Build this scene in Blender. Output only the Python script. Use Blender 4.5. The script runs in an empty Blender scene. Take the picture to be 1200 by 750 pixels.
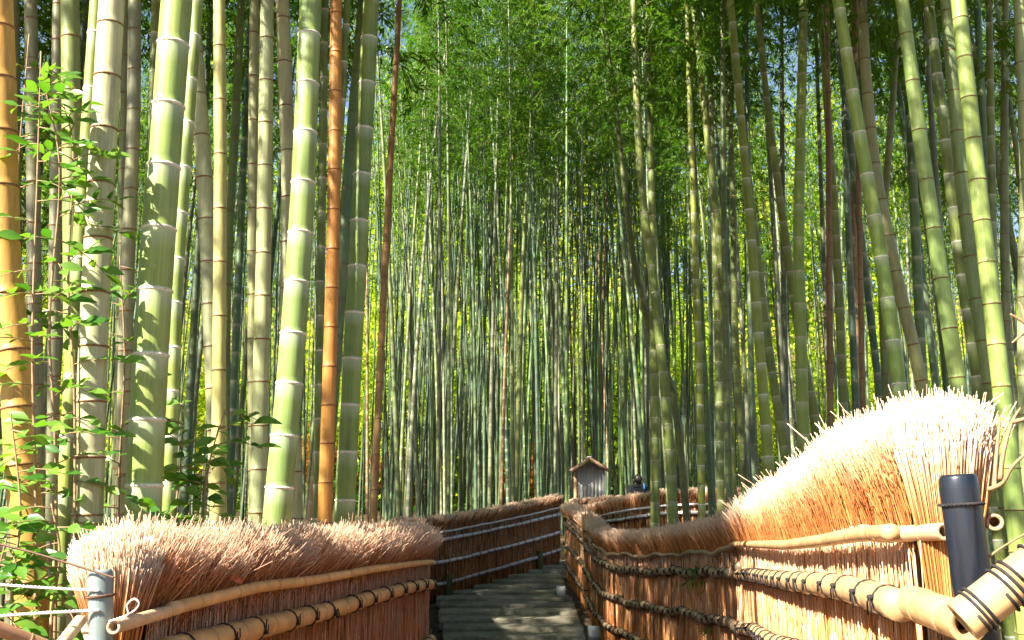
import bpy, math, random
import numpy as np
from mathutils import Vector, Matrix, Quaternion

R = math.radians
rng = random.Random(11)
nrng = np.random.default_rng(7)
sc = bpy.context.scene
col = sc.collection

# ------------------------------------------------------------------ camera, sky, sun, exposure
F = 1150.0                      # focal length in photo pixels (1200 wide)
PITCH = math.atan(0.2)
EYE = 1.62
cam_d = bpy.data.cameras.new('camera')
cam_d.sensor_width = 36.0
cam_d.lens = 36.0 * F / 1200.0
cam_d.clip_start = 0.05
cam_d.clip_end = 2000
cam = bpy.data.objects.new('camera', cam_d)
cam.location = (0, 0, EYE)
cam.rotation_euler = (math.pi / 2 + PITCH, 0, 0)
col.objects.link(cam)
sc.camera = cam

SUN = Vector((-0.56, -0.50, 0.64)).normalized()
world = bpy.data.worlds.new('World')
sc.world = world
world.use_nodes = True
wn = world.node_tree.nodes
wl = world.node_tree.links
bg = wn['Background']
sky = wn.new('ShaderNodeTexSky')
sky.sky_type = 'NISHITA'
sky.sun_disc = False
sky.sun_elevation = math.asin(SUN.z)
sky.sun_rotation = math.atan2(SUN.x, SUN.y)
sky.dust_density = 1.0
sky.air_density = 1.0
wl.new(sky.outputs[0], bg.inputs[0])
bg.inputs[1].default_value = 0.052
sl = bpy.data.lights.new('sun', 'SUN')
sl.energy = 5.0
sl.angle = R(0.53)
sl.color = (1.0, 0.93, 0.80)
so = bpy.data.objects.new('sun', sl)
so.rotation_euler = SUN.to_track_quat('Z', 'Y').to_euler()
so.location = (-20, -10, 20)
col.objects.link(so)
sc.view_settings.view_transform = 'Standard'
sc.view_settings.look = 'None'
sc.view_settings.gamma = 1.0
sc.view_settings.exposure = 2.35
try:
    sc.cycles.use_denoising = True
    sc.cycles.use_adaptive_sampling = True
    sc.cycles.adaptive_threshold = 0.03
    sc.cycles.max_bounces = 6
    sc.cycles.diffuse_bounces = 3
    sc.cycles.transmission_bounces = 4
    sc.cycles.transparent_max_bounces = 8
except Exception:
    pass

CP, SP = math.cos(PITCH), math.sin(PITCH)


def P(px, py, Y):
    """the point at horizontal depth Y that stands at this place of the view"""
    u = (px - 600.0) / F
    v = (375.0 - py) / F
    k = Y / (CP - v * SP)
    return Vector((u * k, Y, EYE + (SP + v * CP) * k))


def pix(p):
    x, y, z = p[0], p[1], p[2] - EYE
    d = y * CP + z * SP
    return 600 + F * x / d, 375 - F * (z * CP - y * SP) / d


# ------------------------------------------------------------------ helpers
def tag(o, label=None, cat=None, group=None, kind=None):
    if label: o['label'] = label
    if cat: o['category'] = cat
    if group: o['group'] = group
    if kind: o['kind'] = kind
    return o


def empty(name, loc=(0, 0, 0)):
    o = bpy.data.objects.new(name, None)
    o.location = loc
    o.empty_display_size = 0.1
    col.objects.link(o)
    return o


def link(name, me, parent=None, loc=None, color=None):
    o = bpy.data.objects.new(name, me)
    col.objects.link(o)
    if parent is not None: o.parent = parent
    if loc is not None: o.location = loc
    if color is not None: o.color = color
    return o


class MB:
    """collects vertices and faces, then makes one mesh"""
    def __init__(s):
        s.v = []; s.n = 0; s.q = []; s.t = []; s.qm = []; s.tm = []; s.a = {}; s.poly = []; s.pm = []

    def add(s, v, quads=None, tris=None, mat=0, **attrs):
        v = np.asarray(v, dtype=np.float64).reshape(-1, 3)
        if quads is not None and len(quads):
            q = np.asarray(quads, dtype=np.int64).reshape(-1, 4) + s.n
            s.q.append(q); s.qm.append(np.full(len(q), mat))
        if tris is not None and len(tris):
            t = np.asarray(tris, dtype=np.int64).reshape(-1, 3) + s.n
            s.t.append(t); s.tm.append(np.full(len(t), mat))
        for k in set(list(attrs) + list(s.a)):
            if k not in s.a: s.a[k] = [np.zeros(s.n)] if s.n else []
            x = attrs.get(k, 0.0)
            s.a[k].append(np.broadcast_to(np.asarray(x, dtype=np.float64), (len(v),)).copy())
        s.v.append(v); s.n += len(v)

    def box(s, x0, x1, y0, y1, z0, z1, mat=0, **at):
        v = [(x, y, z) for x in (x0, x1) for y in (y0, y1) for z in (z0, z1)]
        q = [(0, 1, 3, 2), (4, 6, 7, 5), (0, 4, 5, 1), (2, 3, 7, 6), (0, 2, 6, 4), (1, 5, 7, 3)]
        s.add(v, q, mat=mat, **at)

    def tube(s, pts, rad, sides=8, caps=True, mat=0, **at):
        pts = [Vector(p) for p in pts]
        n = len(pts)
        if not hasattr(rad, '__len__'): rad = [rad] * n
        tg = []
        for i in range(n):
            a = pts[max(i - 1, 0)]; b = pts[min(i + 1, n - 1)]
            d = (b - a)
            tg.append(d.normalized() if d.length > 1e-9 else Vector((0, 0, 1)))
        ref = Vector((0, 0, 1)) if abs(tg[0].z) < .9 else Vector((1, 0, 0))
        u = tg[0].cross(ref).normalized()
        V = []
        for i in range(n):
            u = (u - tg[i] * u.dot(tg[i])).normalized()
            w = tg[i].cross(u)
            for k in range(sides):
                a = 2 * math.pi * k / sides
                V.append(pts[i] + (u * math.cos(a) + w * math.sin(a)) * rad[i])
        q = []
        for i in range(n - 1):
            for k in range(sides):
                k2 = (k + 1) % sides
                q.append((i * sides + k, i * sides + k2, (i + 1) * sides + k2, (i + 1) * sides + k))
        t = []
        if caps:
            V.append(pts[0]); V.append(pts[-1])
            c0 = n * sides; c1 = c0 + 1
            for k in range(sides):
                k2 = (k + 1) % sides
                t.append((c0, k2, k)); t.append((c1, (n - 1) * sides + k, (n - 1) * sides + k2))
        at2 = {}
        for kk, val in at.items():
            if hasattr(val, '__len__'):
                val = np.repeat(np.asarray(val, float), sides)
                if caps: val = np.concatenate([val, [val[0], val[-1]]])
            at2[kk] = val
        s.add([tuple(p) for p in V], q, t, mat, **at2)

    def mesh(s, name, mats, smooth=True):
        me = bpy.data.meshes.new(name)
        v = np.concatenate(s.v) if s.v else np.zeros((0, 3))
        q = np.concatenate(s.q) if s.q else np.zeros((0, 4), int)
        t = np.concatenate(s.t) if s.t else np.zeros((0, 3), int)
        m = np.concatenate((s.qm or [np.zeros(0)]) + (s.tm or [np.zeros(0)])).astype(np.int32)
        loops = np.concatenate([q.ravel(), t.ravel()]).astype(np.int32)
        tot = np.concatenate([np.full(len(q), 4), np.full(len(t), 3)]).astype(np.int32)
        st = np.concatenate([[0], np.cumsum(tot)[:-1]]).astype(np.int32)
        me.vertices.add(len(v)); me.vertices.foreach_set('co', v.ravel().astype(np.float32))
        me.loops.add(len(loops)); me.loops.foreach_set('vertex_index', loops)
        me.polygons.add(len(tot)); me.polygons.foreach_set('loop_start', st)
        try: me.polygons.foreach_set('loop_total', tot)
        except Exception: pass
        if not isinstance(mats, (list, tuple)): mats = [mats]
        for x in mats: me.materials.append(x)
        me.polygons.foreach_set('material_index', m)
        if smooth: me.polygons.foreach_set('use_smooth', np.ones(len(tot), dtype=bool))
        for k, arrs in s.a.items():
            at = me.attributes.new(k, 'FLOAT', 'POINT')
            at.data.foreach_set('value', np.concatenate(arrs).astype(np.float32))
        me.update(calc_edges=True)
        me.validate()
        return me

    def build(s, name, mats, parent=None, loc=None, color=None, smooth=True):
        return link(name, s.mesh(name, mats, smooth), parent, loc, color)


def catmull(pts, n):
    pts = [np.asarray(p, float) for p in pts]
    ext = [2 * pts[0] - pts[1]] + pts + [2 * pts[-1] - pts[-2]]
    out = []
    m = len(pts) - 1
    for i in range(n + 1):
        f = i / n * m
        k = min(int(f), m - 1); t = f - k
        a, b, c, d = ext[k], ext[k + 1], ext[k + 2], ext[k + 3]
        out.append(.5 * ((2 * b) + (-a + c) * t + (2 * a - 5 * b + 4 * c - d) * t * t + (-a + 3 * b - 3 * c + d) * t ** 3))
    return np.array(out)


# ------------------------------------------------------------------ materials
class NT:
    def __init__(s, name):
        s.m = bpy.data.materials.new(name); s.m.use_nodes = True
        s.t = s.m.node_tree; s.t.nodes.clear()
        s.out = s.n('ShaderNodeOutputMaterial')

    def n(s, typ, **kw):
        x = s.t.nodes.new(typ)
        for k, v in kw.items(): setattr(x, k, v)
        return x

    def l(s, a, b): s.t.links.new(a, b)

    def noise(s, scale, detail=4, vec=None, sx=None, rough=.55):
        t = s.n('ShaderNodeTexNoise')
        t.inputs['Scale'].default_value = scale; t.inputs['Detail'].default_value = detail
        t.inputs['Roughness'].default_value = rough
        if vec is not None:
            if sx is not None:
                mp = s.n('ShaderNodeMapping'); mp.inputs['Scale'].default_value = sx
                s.l(vec, mp.inputs['Vector']); vec = mp.outputs[0]
            s.l(vec, t.inputs['Vector'])
        return t.outputs['Fac']

    def ramp(s, fac, stops):
        r = s.n('ShaderNodeValToRGB')
        e = r.color_ramp.elements
        while len(e) < len(stops): e.new(.5)
        for x, (p, c) in zip(e, stops):
            x.position = p; x.color = (*c, 1) if len(c) == 3 else c
        s.l(fac, r.inputs[0])
        return r.outputs[0]

    def mix(s, fac, a, b, mode='MIX'):
        x = s.n('ShaderNodeMix', data_type='RGBA', blend_type=mode)
        x.clamp_result = False
        for sock, val in ((x.inputs[0], fac), (x.inputs[6], a), (x.inputs[7], b)):
            if hasattr(val, 'default_value') or hasattr(val, 'is_linked'): s.l(val, sock)
            elif isinstance(val, (tuple, list)): sock.default_value = (*val, 1) if len(val) == 3 else val
            else: sock.default_value = val
        return x.outputs[2]

    def math(s, op, a, b=0.0, clamp=False):
        x = s.n('ShaderNodeMath', operation=op); x.use_clamp = clamp
        for sock, val in ((x.inputs[0], a), (x.inputs[1], b)):
            if hasattr(val, 'is_linked'): s.l(val, sock)
            else: sock.default_value = val
        return x.outputs[0]

    def attr(s, name, typ='GEOMETRY'):
        a = s.n('ShaderNodeAttribute'); a.attribute_name = name; a.attribute_type = typ
        return a.outputs['Fac']

    def bsdf(s, colr, rough=.6, spec=.3, bump=None, bstr=.3, bdist=.01):
        b = s.n('ShaderNodeBsdfPrincipled')
        if hasattr(colr, 'is_linked'): s.l(colr, b.inputs['Base Color'])
        else: b.inputs['Base Color'].default_value = (*colr, 1)
        if hasattr(rough, 'is_linked'): s.l(rough, b.inputs['Roughness'])
        else: b.inputs['Roughness'].default_value = rough
        b.inputs['Specular IOR Level'].default_value = spec
        if bump is not None:
            bm = s.n('ShaderNodeBump'); bm.inputs['Strength'].default_value = bstr
            bm.inputs['Distance'].default_value = bdist
            s.l(bump, bm.inputs['Height']); s.l(bm.outputs[0], b.inputs['Normal'])
        s.l(b.outputs[0], s.out.inputs[0])
        return b

    def coord(s): return s.n('ShaderNodeTexCoord').outputs['Object']


def mat_culm():
    n = NT('bamboo_culm')
    oi = n.n('ShaderNodeObjectInfo')
    co = n.coord()
    off = n.n('ShaderNodeVectorMath', operation='ADD')
    cmb = n.n('ShaderNodeCombineXYZ')
    n.l(n.math('MULTIPLY', oi.outputs['Random'], 50), cmb.inputs[2])
    n.l(co, off.inputs[0]); n.l(cmb.outputs[0], off.inputs[1]); v = off.outputs[0]
    c = oi.outputs['Color']
    big = n.noise(1.0, 3, v, (9, 9, 1.4))
    streak = n.noise(1.0, 4, v, (160, 160, 2.0))
    spot = n.noise(55, 5, v, (1, 1, .6), .7)
    c = n.mix(n.math('MULTIPLY', n.ramp(big, [(.40, (0, 0, 0)), (.72, (1, 1, 1))]), .42), c,
              n.mix(.6, c, (.34, .30, .055)))
    c = n.mix(n.math('MULTIPLY', n.ramp(big, [(.28, (1, 1, 1)), (.5, (0, 0, 0))]), .40), c, n.mix(1, c, (.62, .70, .62), 'MULTIPLY'))
    c = n.mix(.75, c, n.mix(1, c, n.ramp(streak, [(.3, (.74, .74, .70)), (.7, (1.22, 1.22, 1.2))]), 'MULTIPLY'))
    c = n.mix(n.math('MULTIPLY', n.ramp(spot, [(.60, (0, 0, 0)), (.75, (1, 1, 1))]), .35), c, n.mix(.5, c, (.30, .29, .23)))
    blot = n.noise(1.0, 5, v, (14, 14, 5), .65)
    c = n.mix(.55, c, n.mix(1, c, n.ramp(blot, [(.32, (.58, .52, .46)), (.5, (1, 1, 1)), (.7, (1.14, 1.12, 1.05))]), 'MULTIPLY'))
    scr = n.noise(1.0, 2, v, (420, 420, 9))
    c = n.mix(n.math('MULTIPLY', n.ramp(scr, [(.66, (0, 0, 0)), (.72, (1, 1, 1))]), .35), c, n.mix(.55, c, (.5, .48, .40)))
    bl = n.attr('bloom')
    c = n.mix(n.math('MULTIPLY', bl, n.math('MULTIPLY', oi.outputs['Alpha'], .38)), c, (.52, .56, .44))
    nd = n.attr('node')
    ndc = n.mix(oi.outputs['Alpha'], n.mix(.45, oi.outputs['Color'], (.11, .055, .025)), (.58, .55, .46))
    c = n.mix(n.math('MULTIPLY', nd, .9), c, ndc)
    n.bsdf(c, n.math('ADD', .36, n.math('MULTIPLY', spot, .22)), .38, streak, .12, .003)
    return n.m


def mat_ring():
    n = NT('bamboo_node')
    oi = n.n('ShaderNodeObjectInfo')
    co = n.coord()
    s = n.noise(6, 4, co)
    n.bsdf(n.mix(.8, oi.outputs['Color'], n.mix(1, oi.outputs['Color'], n.ramp(s, [(.35, (.45, .42, .38)), (.6, (1.1, 1.1, 1.1))]), 'MULTIPLY')), .6, .25)
    return n.m


def mat_leaf(name, stops, trans=.5, rough=.5):
    n = NT(name)
    r = n.attr('rnd')
    oi = n.n('ShaderNodeObjectInfo')
    f = n.math('ADD', n.math('MULTIPLY', r, .75), n.math('MULTIPLY', oi.outputs['Random'], .25))
    c = n.ramp(f, stops)
    b = n.n('ShaderNodeBsdfPrincipled')
    n.l(c, b.inputs['Base Color']); b.inputs['Roughness'].default_value = rough
    b.inputs['Specular IOR Level'].default_value = .35
    t = n.n('ShaderNodeBsdfTranslucent')
    n.l(n.mix(1, c, (1.3, 1.45, .5), 'MULTIPLY'), t.inputs[0])
    mx = n.n('ShaderNodeMixShader'); mx.inputs[0].default_value = trans
    n.l(b.outputs[0], mx.inputs[1]); n.l(t.outputs[0], mx.inputs[2]); n.l(mx.outputs[0], n.out.inputs[0])
    return n.m


def mat_twig(name, dark, mid, pale, tip):
    n = NT(name)
    r = n.attr('rnd'); tp = n.attr('tip')
    c = n.ramp(r, [(0, dark), (.45, mid), (1, pale)])
    c = n.mix(n.math('MULTIPLY', n.math('POWER', tp, 5), .8), c, tip)  # pale cut ends, brightened further so brush tops read as sunlit
    n.bsdf(c, .62, .3)
    return n.m


def mat_panel():
    n = NT('packed_brushwood')
    co = n.coord()
    a = n.noise(1.0, 4, co, (150, 150, 3))
    b = n.noise(1.0, 2, co, (9, 9, .6))
    c = n.ramp(a, [(.3, (.035, .016, .008)), (.52, (.17, .085, .04)), (.75, (.34, .19, .10))])
    c = n.mix(.6, c, n.mix(1, c, n.ramp(b, [(.3, (.55, .5, .45)), (.7, (1.2, 1.15, 1.1))]), 'MULTIPLY'))
    n.bsdf(c, .8, .15, a, .8, .01)
    return n.m


def mat_rail():
    n = NT('dry_bamboo_rail')
    oi = n.n('ShaderNodeObjectInfo')
    co = n.coord()
    a = n.noise(1.0, 4, co, (14, 14, 14)); b = n.noise(90, 4, co)
    c = n.mix(.8, oi.outputs['Color'], n.mix(1, oi.outputs['Color'], n.ramp(a, [(.3, (.62, .56, .50)), (.65, (1.15, 1.1, 1.05))]), 'MULTIPLY'))
    c = n.mix(n.math('MULTIPLY', n.ramp(b, [(.58, (0, 0, 0)), (.75, (1, 1, 1))]), .35), c, (.16, .09, .05))
    c = n.mix(n.math('MULTIPLY', n.attr('node'), .6), c, (.17, .09, .045))
    n.bsdf(c, .38, .4)
    return n.m


def mat_simple(name, c1, c2, scale=12, rough=.6, spec=.3, stretch=(1, 1, 1), bstr=.2, bdist=.005):
    n = NT(name)
    f = n.noise(scale, 5, n.coord(), stretch)
    n.bsdf(n.ramp(f, [(.3, c1), (.7, c2)]), rough, spec, f, bstr, bdist)
    return n.m


def mat_ground():
    n = NT('leaf_litter_ground')
    co = n.coord()
    a = n.noise(1.2, 6, co); b = n.noise(22, 6, co, None, .7)
    v = n.n('ShaderNodeTexVoronoi'); v.inputs['Scale'].default_value = 26
    n.l(co, v.inputs['Vector'])
    c = n.ramp(b, [(.3, (.045, .026, .014)), (.5, (.13, .083, .045)), (.72, (.25, .18, .10))])
    c = n.mix(n.math('MULTIPLY', n.ramp(a, [(.5, (0, 0, 0)), (.68, (1, 1, 1))]), .5), c, (.045, .06, .018))
    n.bsdf(c, .9, .1, n.math('ADD', b, v.outputs['Distance']), .9, .03)
    return n.m


def mat_step():
    n = NT('weathered_step')
    oi = n.n('ShaderNodeObjectInfo')
    co = n.coord()
    a = n.noise(3.0, 5, co); b = n.noise(28, 6, co, (.5, 1, 1), .7)
    c = n.ramp(b, [(.28, (.15, .135, .10)), (.55, (.30, .275, .21)), (.8, (.42, .39, .31))])
    c = n.mix(n.math('MULTIPLY', n.ramp(a, [(.42, (0, 0, 0)), (.62, (1, 1, 1))]), .55), c, (.10, .105, .045))
    c = n.mix(.5, c, n.mix(1, c, n.ramp(oi.outputs['Random'], [(0, (.75, .74, .7)), (1, (1.2, 1.15, 1.1))]), 'MULTIPLY'))
    n.bsdf(c, .85, .2, b, .6, .012)
    return n.m


M = dict(
    culm=mat_culm(), ring=mat_ring(),
    leaf=mat_leaf('bamboo_leaf', [(0, (.030, .103, .005)), (.5, (.065, .158, .007)), (1, (.15, .21, .009))], .5),
    spray=mat_simple('bamboo_branch', (.10, .12, .04), (.20, .18, .07), 20),
    farleaf=mat_leaf('tree_leaf', [(0, (.11, .23, .010)), (.4, (.27, .38, .015)), (.8, (.46, .47, .02)), (1, (.52, .32, .03))], .5),
    redleaf=mat_leaf('maple_leaf', [(0, (.28, .05, .012)), (.5, (.36, .12, .014)), (1, (.40, .24, .02))], .5),
    shrub=mat_leaf('shrub_leaf', [(0, (.03, .105, .014)), (.5, (.06, .175, .02)), (1, (.15, .25, .03))], .4, .35),
    stem=mat_simple('shrub_stem', (.16, .10, .05), (.32, .20, .10), 40),
    bark=mat_simple('bark', (.05, .035, .022), (.13, .09, .06), 14, .9, .1, (1, 1, .25), .6, .02),
    twig=mat_twig('brushwood_twig', (.13, .030, .006), (.42, .130, .028), (.57, .27, .08), (.70, .53, .38)),
    panel=mat_panel(), rail=mat_rail(),
    cord=mat_simple('black_cord', (.012, .011, .012), (.035, .03, .03), 60, .8, .2),
    wire=mat_simple('brown_wire', (.07, .035, .02), (.14, .07, .04), 60, .6, .3),
    rope=mat_simple('white_rope', (.55, .53, .52), (.75, .72, .70), 60, .8, .2),
    post=mat_simple('dark_post', (.003, .004, .007), (.014, .018, .027), 30, .27, .45, (1, 1, .12), .12, .002),
    greypost=mat_simple('weathered_post', (.06, .09, .09), (.20, .24, .23), 12, .4, .4, (1, 1, .15), .1),
    wood=mat_simple('grey_timber', (.34, .33, .32), (.42, .41, .40), 10, .8, .2, (6, 6, .6), .08),
    roofwood=mat_simple('roof_timber', (.30, .15, .08), (.46, .28, .16), 10, .75, .2, (1, 6, 6), .4),
    oldroof=mat_simple('old_roof_board', (.14, .11, .09), (.26, .21, .17), 10, .8, .2, (1, 6, 6), .4),
    greenpost=mat_simple('mossy_post', (.06, .06, .025), (.14, .13, .06), 14, .9, .1, (2, 2, .5), .5),
    litter=mat_leaf('dry_leaf', [(0, (.14, .09, .04)), (.5, (.30, .21, .10)), (1, (.42, .34, .20))], .15, .7),
    ground=mat_ground(), step=mat_step(),
    lampwhite=mat_simple('white_lamp_box', (.84, .84, .83), (.9, .9, .89), 5, .5, .3),
    lampbase=mat_simple('grey_lamp_base', (.20, .19, .19), (.32, .30, .30), 15, .6, .3),
    jacket=mat_simple('dark_jacket', (.012, .012, .016), (.03, .03, .036), 30, .8, .2),
    hair=mat_simple('black_hair', (.008, .006, .006), (.022, .016, .014), 80, .45, .4, (1, 1, .2)),
    skin=mat_simple('skin', (.42, .25, .17), (.50, .31, .22), 10, .5, .3),
    strap=mat_simple('blue_strap', (.04, .16, .42), (.06, .22, .52), 30, .7, .2),
    trousers=mat_simple('dark_trousers', (.02, .022, .03), (.04, .042, .05), 30, .85, .2),
    red=mat_simple('red_dry_leaf', (.42, .06, .03), (.50, .12, .05), 40, .6, .2),
    hill=mat_simple('hill_undergrowth', (.05, .07, .015), (.16, .16, .03), 1.2, .9, .1, (1, 1, 1), .8, .2),
)


# ------------------------------------------------------------------ ground
def prof(Y):
    xs = [-30, 2, 6, 13.8, 22, 30, 46, 60, 110, 400]
    zs = [0, 0, -.14, -.15, .62, .98, 1.5, 2.6, 17, 90]
    return float(np.interp(Y, xs, zs))


def gz(X, Y):
    z = prof(Y)
    # shallow banks beside the path
    k = min(max((abs(X - .25) - 1.3) / 1.2, 0), 1)
    z += .10 * k * min(max((14 - Y) / 6, 0), 1)
    if 11.5 < Y < 22.6 and -1.6 < X < 2.2: z -= .17
    if Y > 23: z += .06 * math.sin(X * .7 + Y * .45) * min((Y - 23) / 4, 1)
    return z


def make_ground():
    xs = sorted(set([round(x, 3) for x in np.linspace(-9, 9, 73)] + [-400, -200, -100, -60, -40, -30, -24, -18, -14, -11, 11, 14, 18, 24, 30, 40, 60, 100, 200, 400]))
    ys = sorted(set([round(y, 3) for y in np.linspace(-4, 34, 128)] + [-60, -30, -15, -8, 36, 38, 41, 44, 48, 52, 56, 60, 70, 85, 110, 160, 240, 400]))
    V = []
    for y in ys:
        for x in xs:
            V.append((x, y, gz(x, y) + (rng.uniform(-.012, .012) if abs(x) < 9 and 0 < y < 34 else 0)))
    nx = len(xs)
    q = [(j * nx + i, j * nx + i + 1, (j + 1) * nx + i + 1, (j + 1) * nx + i) for j in range(len(ys) - 1) for i in range(nx - 1)]
    b = MB(); b.add(V, q)
    tag(b.build('ground', M['ground']), kind='structure')


make_ground()

# ------------------------------------------------------------------ stairway
stair = empty('stairway', (0.2, 14, -.15)); tag(stair, kind='structure')


def make_steps():
    for k in range(-3, 14):
        Y0 = 14 + .6 * k
        z = -.12 + .06 * k
        if Y0 < 17.6: xl = np.interp(Y0, [12, 14, 17.6], [-.86, -.93, -1.30])
        else: xl = np.interp(Y0, [17.6, 18, 22], [-1.30, -1.18, 1.10])
        xr = np.interp(Y0, [12, 13.3, 16, 20, 22], [1.16, 1.06, 1.08, .98, 2.6])
        xl += rng.uniform(-.04, .04); xr += rng.uniform(-.03, .03)
        # rounded slab: profile in YZ, swept along X with small unevenness
        prf = [(0, -.16), (0, -.030), (.006, -.010), (.022, 0), (.35, .004), (.63, .002), (.63, -.16)]
        n = 12
        V = []; q = []
        for i in range(n + 1):
            x = xl + (xr - xl) * i / n
            for (yy, zz) in prf:
                j = rng.uniform(-.002, .002)
                V.append((x - .2, Y0 + yy + j - 14, z + zz + rng.uniform(-.0025, .0025) * (1 if zz > -.1 else 0) + .15))
        m = len(prf)
        for i in range(n):
            for j in range(m - 1):
                q.append((i * m + j, i * m + j + 1, (i + 1) * m + j + 1, (i + 1) * m + j))
        b = MB(); b.add(V, q)
        e0 = [tuple(range(m))]
        t = []
        for base in (0, n * m):
            for j in range(1, m - 1): t.append((base, base + j, base + j + 1))
        b.t.append(np.array(t)); b.tm.append(np.zeros(len(t)))
        b.build('step', M['step'], stair, smooth=False)


make_steps()


def litter():
    g = np.random.default_rng(21)
    n = 900
    Y = g.uniform(12.2, 21.5, n)
    k = np.floor((Y - 14) / .6)
    X = g.uniform(-1.25, 1.15, n)
    z = -.12 + .06 * k + .009
    edge = g.random(n) < .5                       # blown against the sides
    X[edge] = np.where(g.random(edge.sum()) < .5, -1, 1) * (1.0 - g.random(edge.sum()) ** 2 * .45) + .05
    az = g.uniform(0, 6.283, n)
    d = np.stack([np.cos(az), np.sin(az), g.normal(0, .12, n)], 1); d /= np.linalg.norm(d, axis=1)[:, None]
    side = np.cross(d, np.array([0, 0, 1.0])); side /= np.linalg.norm(side, axis=1)[:, None]
    ln = g.uniform(.06, .13, n)[:, None]; wd = g.uniform(.010, .02, n)[:, None]
    p = np.stack([X, Y, z], 1)
    V = np.stack([p, p + d * ln * .45 + side * wd * .5 + [0, 0, .004], p + d * ln, p + d * ln * .45 - side * wd * .5 + [0, 0, .004]], 1)
    q = np.arange(n * 4).reshape(n, 4)
    b = MB(); b.add(V.reshape(-1, 3), None, np.concatenate([q[:, [0, 1, 2]], q[:, [0, 2, 3]]]), 0, rnd=np.repeat(g.random(n), 4))
    tag(b.build('fallen_leaves', M['litter'], smooth=False), 'dry fallen bamboo leaves scattered over the steps', 'leaves', kind='stuff')


litter()


# ------------------------------------------------------------------ bamboo
def culm_rings(pts, node_s, r_at, sides, detail):
    """lathe a culm along a polyline; nodes at arc lengths node_s. returns an MB"""
    pts = np.asarray(pts, float)
    seg = np.linalg.norm(np.diff(pts, axis=0), axis=1)
    cs = np.concatenate([[0], np.cumsum(seg)])
    L = cs[-1]
    ss = [(0.0, 1.0, 0, 0)]
    for s0 in node_s:
        if s0 < .05 or s0 > L - .1: continue
        if detail:
            ss += [(s0 - .085, 1, 0, 0), (s0 - .03, 1, 0, .7), (s0 - .008, 1.0, 0.0, 1), (s0 - .0035, 1.01, 1, 1), (s0, 1.05, 1, 1), (s0 + .004, 1.04, .6, .3), (s0 + .010, .975, 0, 0), (s0 + .03, .995, 0, 0)]
        else:
            ss += [(s0 - .08, 1, 0, 0), (s0 - .03, 1, 0, .6), (s0 - .010, 1.0, .8, 1), (s0, 1.06, 1, 1), (s0 + .010, .99, 0, 0)]
    ss.append((L, 1, 0, 0))
    ss = [x for x in ss if 0 <= x[0] <= L]
    ss.sort(key=lambda a: a[0])
    S = np.array([a[0] for a in ss])
    C = np.stack([np.interp(S, cs, pts[:, i]) for i in range(3)], 1)
    e = .05
    Ta = np.stack([np.interp(np.clip(S + e, 0, L), cs, pts[:, i]) - np.interp(np.clip(S - e, 0, L), cs, pts[:, i]) for i in range(3)], 1)
    Ta /= np.linalg.norm(Ta, axis=1)[:, None]
    U = np.stack([np.ones(len(S)), np.zeros(len(S)), -Ta[:, 0] / Ta[:, 2]], 1)
    U /= np.linalg.norm(U, axis=1)[:, None]
    W = np.cross(Ta, U)
    rr = np.array([r_at(a[0]) * a[1] for a in ss])
    ang = np.arange(sides) / sides * 2 * math.pi
    V = C[:, None, :] + (U[:, None, :] * np.cos(ang)[None, :, None] + W[:, None, :] * np.sin(ang)[None, :, None]) * rr[:, None, None]
    n = len(ss)
    i = np.arange(n - 1)[:, None]; k = np.arange(sides)[None, :]; k2 = (k + 1) % sides
    q = np.stack([i * sides + k, i * sides + k2, (i + 1) * sides + k2, (i + 1) * sides + k], -1).reshape(-1, 4)
    b = MB()
    b.add(V.reshape(-1, 3), q, node=np.repeat([a[2] for a in ss], sides), bloom=np.repeat([a[3] for a in ss], sides))
    return b, cs, C


def leaf_quads(base, d, nrm, ln, wd):
    """n pointed leaves, two triangles each: base points, directions, normals"""
    side = np.cross(d, nrm); side /= (np.linalg.norm(side, axis=1)[:, None] + 1e-9)
    a = base
    m = base + d * (ln * .42)[:, None]
    t = base + d * ln[:, None] - nrm * (ln * .10)[:, None]
    V = np.stack([a, m + side * (wd * .5)[:, None], t, m - side * (wd * .5)[:, None]], 1)
    n = len(a)
    q = np.arange(n * 4).reshape(n, 4)
    tr = np.concatenate([q[:, [0, 1, 2]], q[:, [0, 2, 3]]])
    return V.reshape(-1, 3), tr


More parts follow.
